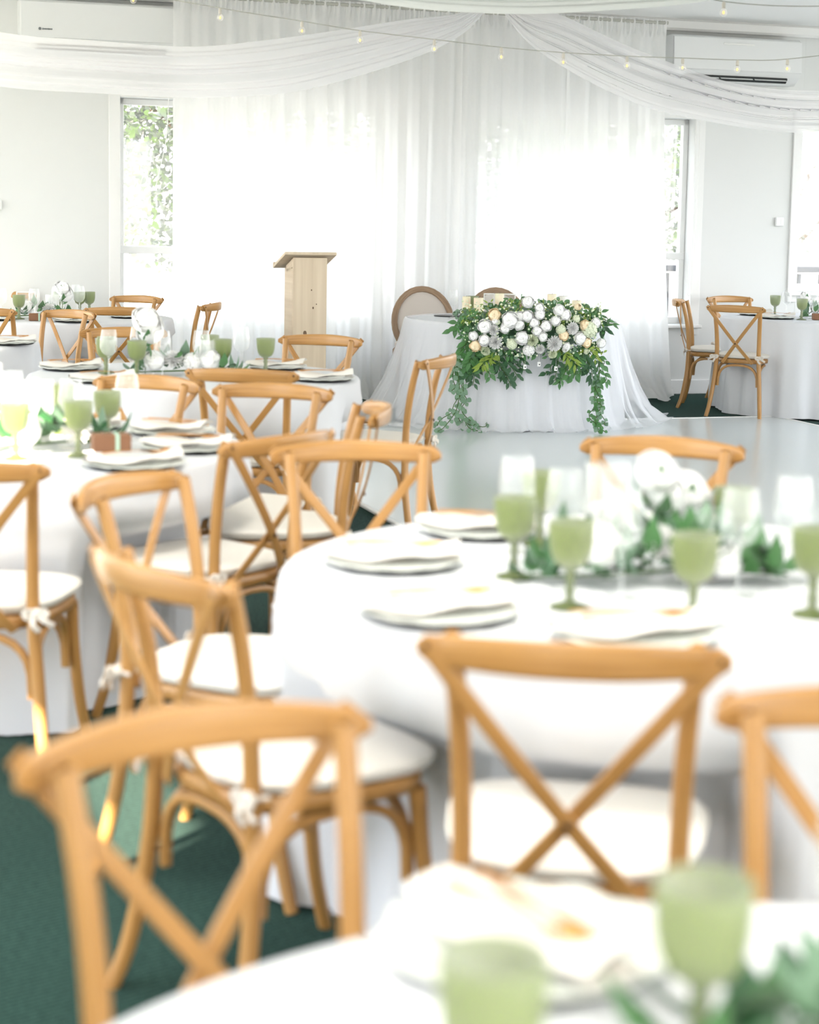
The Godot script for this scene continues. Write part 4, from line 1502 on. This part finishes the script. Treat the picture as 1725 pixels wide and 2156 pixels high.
func garland() -> void:
	var g := RandomNumberGenerator.new()
	g.seed = 77
	# local axes: x across the front of the table, y up from the floor, z towards the room
	var o := thing("flower_garland", "large cascading garland of white and peach flowers with trailing leaves", "garland", "", V(0.84, 0, -12.55), 0.06)
	var dep := func(x: float, y: float) -> float:
		return 0.02 + 0.19 * sqrt(maxf(0.0, 1.0 - pow(x / 0.60, 2.0) - pow((y - 0.76) / 0.30, 2.0))) - 0.16 * x * x
	var base := MB.new()
	rows_dome(base, 0.47, 0.15, 0.745)
	part(o, "moss_base", base, M.darkleaf)
	# blooms: x, y, radius, kind, colour (p white, o peach, g green-white)
	for q in [[-0.045, 0.935, 0.044, "rose", "p"], [0.17, 0.885, 0.042, "rose", "p"], [0.035, 0.855, 0.038, "rose", "p"], [-0.05, 0.845, 0.042, "rose", "p"], [-0.165, 0.815, 0.060, "rose", "p"], [-0.11, 0.785, 0.040, "rose", "p"], [0.145, 0.815, 0.036, "rose", "p"], [0.215, 0.855, 0.040, "rose", "p"],
			[0.02, 0.745, 0.036, "rose", "p"], [0.06, 0.705, 0.034, "rose", "p"], [-0.08, 0.70, 0.048, "rose", "p"], [-0.275, 0.745, 0.042, "mum", "p"], [-0.335, 0.765, 0.050, "rose", "p"], [-0.26, 0.66, 0.052, "mum", "p"], [0.145, 0.66, 0.058, "mum", "p"], [0.27, 0.765, 0.048, "mum", "p"],
			[0.325, 0.695, 0.045, "rose", "p"], [0.395, 0.755, 0.068, "ball", "g"], [-0.15, 0.65, 0.045, "ball", "g"], [-0.01, 0.68, 0.045, "mum", "g"], [0.08, 0.775, 0.040, "rose", "p"], [-0.20, 0.76, 0.036, "rose", "p"], [-0.03, 0.61, 0.050, "ball", "p"], [-0.325, 0.60, 0.038, "mum", "g"],
			[-0.335, 0.675, 0.042, "rose", "p"], [0.035, 0.90, 0.034, "rose", "p"], [0.19, 0.755, 0.042, "ball", "g"], [-0.10, 0.84, 0.034, "rose", "p"], [0.045, 0.62, 0.036, "mum", "p"], [0.30, 0.83, 0.032, "ball", "g"], [0.44, 0.80, 0.036, "rose", "p"], [0.49, 0.66, 0.036, "rose", "p"], [0.14, 0.585, 0.034, "mum", "g"],
			[0.0, 0.80, 0.036, "rose", "p"], [-0.265, 0.81, 0.03, "rose", "p"], [-0.41, 0.70, 0.034, "rose", "p"], [0.235, 0.64, 0.03, "rose", "p"],
			[-0.27, 0.848, 0.044, "rose", "o"], [-0.395, 0.632, 0.042, "rose", "o"], [0.205, 0.715, 0.036, "rose", "o"], [0.36, 0.78, 0.040, "rose", "o"], [0.375, 0.665, 0.036, "rose", "o"], [0.31, 0.91, 0.03, "bud", "o"], [0.385, 0.60, 0.024, "bud", "g"], [0.225, 0.615, 0.026, "bud", "p"], [-0.25, 0.80, 0.024, "bud", "g"]]:
		var b := part(o, "bloom", bloom(q[3], q[2], 50 + g.randi() % 3), {"p": M.petal, "o": M.peach, "g": M.green_white}[q[4]])
		b.position = V(q[0], q[1], dep.call(q[0], q[1]) + 0.035)
		b.basis = Basis(Vector3.UP, q[0] * 1.1 + g.randf_range(-0.15, 0.15)) * Basis(Vector3.RIGHT, -(q[1] - 0.72) * 1.9 + g.randf_range(-0.15, 0.15)) * Basis(Vector3.BACK, g.randf() * TAU)
	# trailing stems with leaves: points, leaf kind, colour, count, size
	var stems := [
		[[V(-0.40, 0.72, 0.10), V(-0.48, 0.62, 0.12), V(-0.53, 0.50, 0.08), V(-0.545, 0.40, 0.06)], "pointed", "leaf", 13, 0.95],
		[[V(-0.45, 0.66, 0.10), V(-0.52, 0.52, 0.10), V(-0.50, 0.36, 0.07), V(-0.49, 0.24, 0.06)], "roundleaf", "greyleaf", 14, 1.0],
		[[V(-0.50, 0.42, 0.06), V(-0.47, 0.26, 0.06), V(-0.50, 0.12, 0.06), V(-0.44, 0.02, 0.08)], "roundleaf", "greyleaf", 14, 0.95],
		[[V(-0.49, 0.30, 0.06), V(-0.52, 0.16, 0.07), V(-0.60, 0.05, 0.10), V(-0.65, 0.02, 0.13)], "roundleaf", "greyleaf", 11, 0.9],
		[[V(-0.46, 0.10, 0.07), V(-0.42, 0.04, 0.10), V(-0.34, 0.02, 0.10)], "roundleaf", "greyleaf", 7, 0.8],
		[[V(-0.35, 0.66, 0.12), V(-0.37, 0.54, 0.10), V(-0.39, 0.44, 0.07), V(-0.40, 0.34, 0.05)], "pointed", "darkleaf", 13, 1.0],
		[[V(-0.40, 0.60, 0.12), V(-0.44, 0.50, 0.10), V(-0.46, 0.40, 0.06)], "pointed", "leaf", 10, 1.0],
		[[V(-0.24, 0.60, 0.14), V(-0.22, 0.50, 0.12), V(-0.17, 0.42, 0.09), V(-0.13, 0.34, 0.07)], "pointed", "darkleaf", 13, 0.9],
		[[V(-0.20, 0.60, 0.14), V(-0.17, 0.52, 0.12), V(-0.12, 0.46, 0.09), V(-0.08, 0.40, 0.07)], "pointed", "darkleaf", 11, 0.8],
		[[V(-0.30, 0.60, 0.14), V(-0.31, 0.50, 0.13), V(-0.28, 0.40, 0.10)], "pointed", "leaf", 9, 0.95],
		[[V(-0.26, 0.58, 0.15), V(-0.33, 0.52, 0.16), V(-0.36, 0.48, 0.15)], "slim", "lime", 9, 1.1],
		[[V(-0.14, 0.60, 0.14), V(-0.08, 0.55, 0.13), V(-0.04, 0.50, 0.12)], "pointed", "darkleaf", 6, 0.8],
		[[V(-0.42, 0.78, 0.05), V(-0.50, 0.76, 0.05), V(-0.56, 0.73, 0.04)], "pointed", "leaf", 6, 1.1],
		[[V(-0.36, 0.84, 0.03), V(-0.44, 0.85, 0.02), V(-0.48, 0.80, 0.02)], "roundleaf", "greyleaf", 8, 1.1],
		[[V(0.40, 0.66, 0.10), V(0.48, 0.55, 0.09), V(0.50, 0.42, 0.06), V(0.49, 0.32, 0.05)], "pointed", "leaf", 13, 0.95],
		[[V(0.36, 0.60, 0.12), V(0.42, 0.50, 0.10), V(0.46, 0.38, 0.06)], "pointed", "darkleaf", 11, 1.0],
		[[V(0.48, 0.42, 0.06), V(0.47, 0.26, 0.05), V(0.49, 0.12, 0.06), V(0.50, 0.02, 0.08)], "roundleaf", "greyleaf", 16, 0.85],
		[[V(0.47, 0.34, 0.06), V(0.52, 0.22, 0.05), V(0.48, 0.10, 0.07), V(0.55, 0.02, 0.08)], "roundleaf", "leaf", 14, 0.8],
		[[V(0.28, 0.60, 0.13), V(0.26, 0.50, 0.11), V(0.24, 0.42, 0.08), V(0.20, 0.36, 0.07)], "pointed", "leaf", 11, 0.9],
		[[V(0.20, 0.58, 0.13), V(0.19, 0.48, 0.10), V(0.18, 0.38, 0.07)], "pointed", "darkleaf", 9, 0.9],
		[[V(0.32, 0.58, 0.13), V(0.33, 0.48, 0.10), V(0.31, 0.40, 0.08)], "pointed", "leaf", 9, 0.9],
		[[V(0.20, 0.62, 0.16), V(0.26, 0.57, 0.16), V(0.32, 0.50, 0.14)], "slim", "lime", 9, 1.1],
		[[V(0.36, 0.62, 0.13), V(0.42, 0.60, 0.12), V(0.47, 0.54, 0.10)], "slim", "lime", 7, 1.0],
		[[V(0.40, 0.80, 0.08), V(0.48, 0.80, 0.06), V(0.54, 0.74, 0.05)], "pointed", "darkleaf", 8, 1.15],
		[[V(0.34, 0.84, 0.06), V(0.40, 0.86, 0.04), V(0.46, 0.83, 0.02)], "pointed", "leaf", 7, 1.1],
		[[V(0.48, 0.78, 0.05), V(0.55, 0.79, 0.06), V(0.60, 0.79, 0.06)], "slim", "leaf", 4, 1.1],
		[[V(-0.30, 0.88, 0.02), V(-0.20, 0.91, 0.02), V(-0.10, 0.92, 0.02)], "roundleaf", "leaf", 9, 1.0],
		[[V(0.08, 0.90, 0.03), V(0.20, 0.92, 0.02), V(0.30, 0.88, 0.02)], "roundleaf", "leaf", 9, 1.0],
	]
	var more := {}
	for n in stems.size() * 2:
		var s: Array = stems[n / 2]
		var pts := curve(s[0], 16)
		if n % 2:   # a second, shorter runner strays beside the first
			for i in pts.size():
				var f := i / 16.0
				pts[i] += V(0.055 * f * (1.0 if g.randf() < 2.0 and n % 4 == 1 else -1.0) + 0.012 * sin(i * 1.1), 0.045 * f + 0.01 * sin(i * 0.9), 0.015 * sin(i * 0.7 + n))
				pts[i].y = maxf(pts[i].y, 0.015)
		var st := MB.new()
		st.tube(pts, 0.0028, 5)
		var sp := part(o, "stem", st, M.stem)
		var total := int(s[3] * 1.3)
		for k in total:
			var t: float = (k + 0.6) / total
			var i := mini(int(t * 16.0), 15)
			var dir := (pts[i + 1] - pts[i]).normalized()
			var side := 1.0 if k % 2 else -1.0
			var y := (dir + V(side * 1.25 * (1.0 - 0.45 * t), -0.1 + g.randf_range(-0.25, 0.35), 0.25 + g.randf_range(-0.2, 0.3))).normalized()
			var zz := V(g.randf_range(-0.4, 0.4), 0.35 + g.randf_range(-0.3, 0.3), 1.0)
			var x := y.cross(zz).normalized()
			var X := Transform3D(Basis(x, y, x.cross(y).normalized()) * float(s[4] * g.randf_range(0.62, 0.95)), pts[i] + V(side * 0.006, 0, 0))
			if k % 5 < 2:
				part(sp, "leaf", SH[s[1]], M[s[2]]).transform = X
			else:
				var key: String = s[1] + "+" + s[2]
				if not more.has(key):
					more[key] = []
				more[key].append(X)
	for key: String in more:
		multi(o, "extra_leaves", SH[key.get_slice("+", 0)], M[key.get_slice("+", 1)], more[key])
	# leaves tucked between the blooms: too many to pick apart
	var xs := []
	var ys := []
	for k in 560:
		var x := g.randf_range(-0.52, 0.52)
		var yy := 0.75 + g.randf_range(-1, 1) * 0.20 * sqrt(maxf(0.05, 1.0 - pow(x / 0.56, 2.0)))
		var X := Transform3D(Basis(Vector3.UP, x * 1.1 + g.randf_range(-0.7, 0.7)) * Basis(Vector3.RIGHT, g.randf_range(-0.9, 0.4)) * Basis(Vector3.BACK, g.randf() * TAU) * g.randf_range(0.35, 0.7), V(x, yy, dep.call(x, yy) + 0.012))
		(xs if k % 2 else ys).append(X)
	multi(o, "filler_leaves", SH.pointed, M.leaf, xs)
	multi(o, "filler_leaves", SH.roundleaf, M.greyleaf, ys)
	var zs := []
	var bs := []
	for k in 360:
		var x := g.randf_range(-0.5, 0.5)
		var yy := 0.80 + 0.16 * sqrt(maxf(0.05, 1.0 - pow(x / 0.56, 2.0))) * g.randf_range(-0.2, 1.0)
		zs.append(Transform3D(Basis.from_euler(V(g.randf_range(-1.2, 0.3), g.randf() * TAU, g.randf() * TAU)) * g.randf_range(0.3, 0.6), V(x, yy, dep.call(x, yy) + g.randf_range(0.0, 0.03))))
		var bx := g.randf_range(-0.5, 0.5)
		var by := g.randf_range(0.56, 0.94)
		bs.append(Transform3D(Basis.IDENTITY * g.randf_range(0.6, 1.3), V(bx, by, dep.call(bx, by) + g.randf_range(0.02, 0.06))))
	multi(o, "filler_sprigs", SH.slim, M.lime, zs)
	var berry := MB.new()
	berry.ball(V(0, 0, 0), V(0.007, 0.007, 0.007), 6, 4)
	multi(o, "tiny_buds", berry.mesh(), M.green_white, bs)
	# three little white tags hanging under the blooms
	for q in [[-0.045, 0.485], [0.055, 0.505], [0.175, 0.475]]:
		var t := MB.new()
		t.box(V(q[0], q[1], 0.14), V(0.022, 0.032, 0.006), 0.001)
		t.tube(pv([V(q[0], q[1] + 0.016, 0.14), V(q[0], q[1] + 0.12, 0.15)]), 0.001, 4)
		var tg := part(o, "hanging_tag", t, M.paper)
		tg.set_meta("label", "small white paper tag")
		var d := MB.new()
		d.ball(V(q[0] + 0.003, q[1] - 0.002, 0.1435), V(0.005, 0.005, 0.001), 8, 4)
		part(tg, "dot", d, M.ink)


func rows_dome(m: MB, rx: float, ry: float, cy: float) -> void:
	var rows := []
	for i in 9:
		var t := i / 8.0
		var row := PackedVector3Array()
		for k in 28:
			var a := TAU * k / 28.0
			var x := rx * t * cos(a)
			var y := cy + ry * t * sin(a)
			row.append(V(x, y, -0.05 + 0.19 * sqrt(maxf(0.0, 1.0 - t * t)) - 0.16 * x * x))
		rows.append(row)
	m.grid(rows, false, true)


func lectern() -> void:
	var o := thing("lectern", "pale whitewashed wooden lectern with slanted top before the curtain", "lectern", "", V(-0.78, 0, -13.05), YAW)
	var f := MB.new()
	f.box(V(0, 0.605, 0.10), V(0.255, 1.21, 0.022), 0.003)
	var fp := part(o, "front_board", f, M.pine)
	var k := MB.new()
	for q in [[0.012, 0.975, 0.006], [0.025, 0.845, 0.008], [-0.035, 0.66, 0.017], [-0.028, 0.645, 0.012], [0.05, 0.64, 0.009], [0.05, 0.872, 0.005]]:
		k.ball(V(q[0], q[1], 0.1105), V(q[2], q[2] * 1.3, 0.0012), 8, 4)
	part(fp, "knot", k, M.knot)
	for s in [-1.0, 1.0]:
		var b := MB.new()
		b.box(V(s * 0.117, 0.565, -0.03), V(0.021, 1.13, 0.236), 0.003)
		b.box(V(s * 0.117, 1.145, -0.01), V(0.021, 0.06, 0.19), 0.003, Basis(Vector3.RIGHT, -0.28))
		part(o, "side_board", b, M.pine)
	var t := MB.new()
	t.box(V(0, 1.188, -0.055), V(0.39, 0.022, 0.39), 0.003, Basis(Vector3.RIGHT, -0.28))
	part(o, "slanted_top", t, M.pine)
	var l := MB.new()
	l.box(V(0, 1.152, -0.236), V(0.39, 0.03, 0.016), 0.003, Basis(Vector3.RIGHT, -0.28))
	part(o, "book_ledge", l, M.pine)
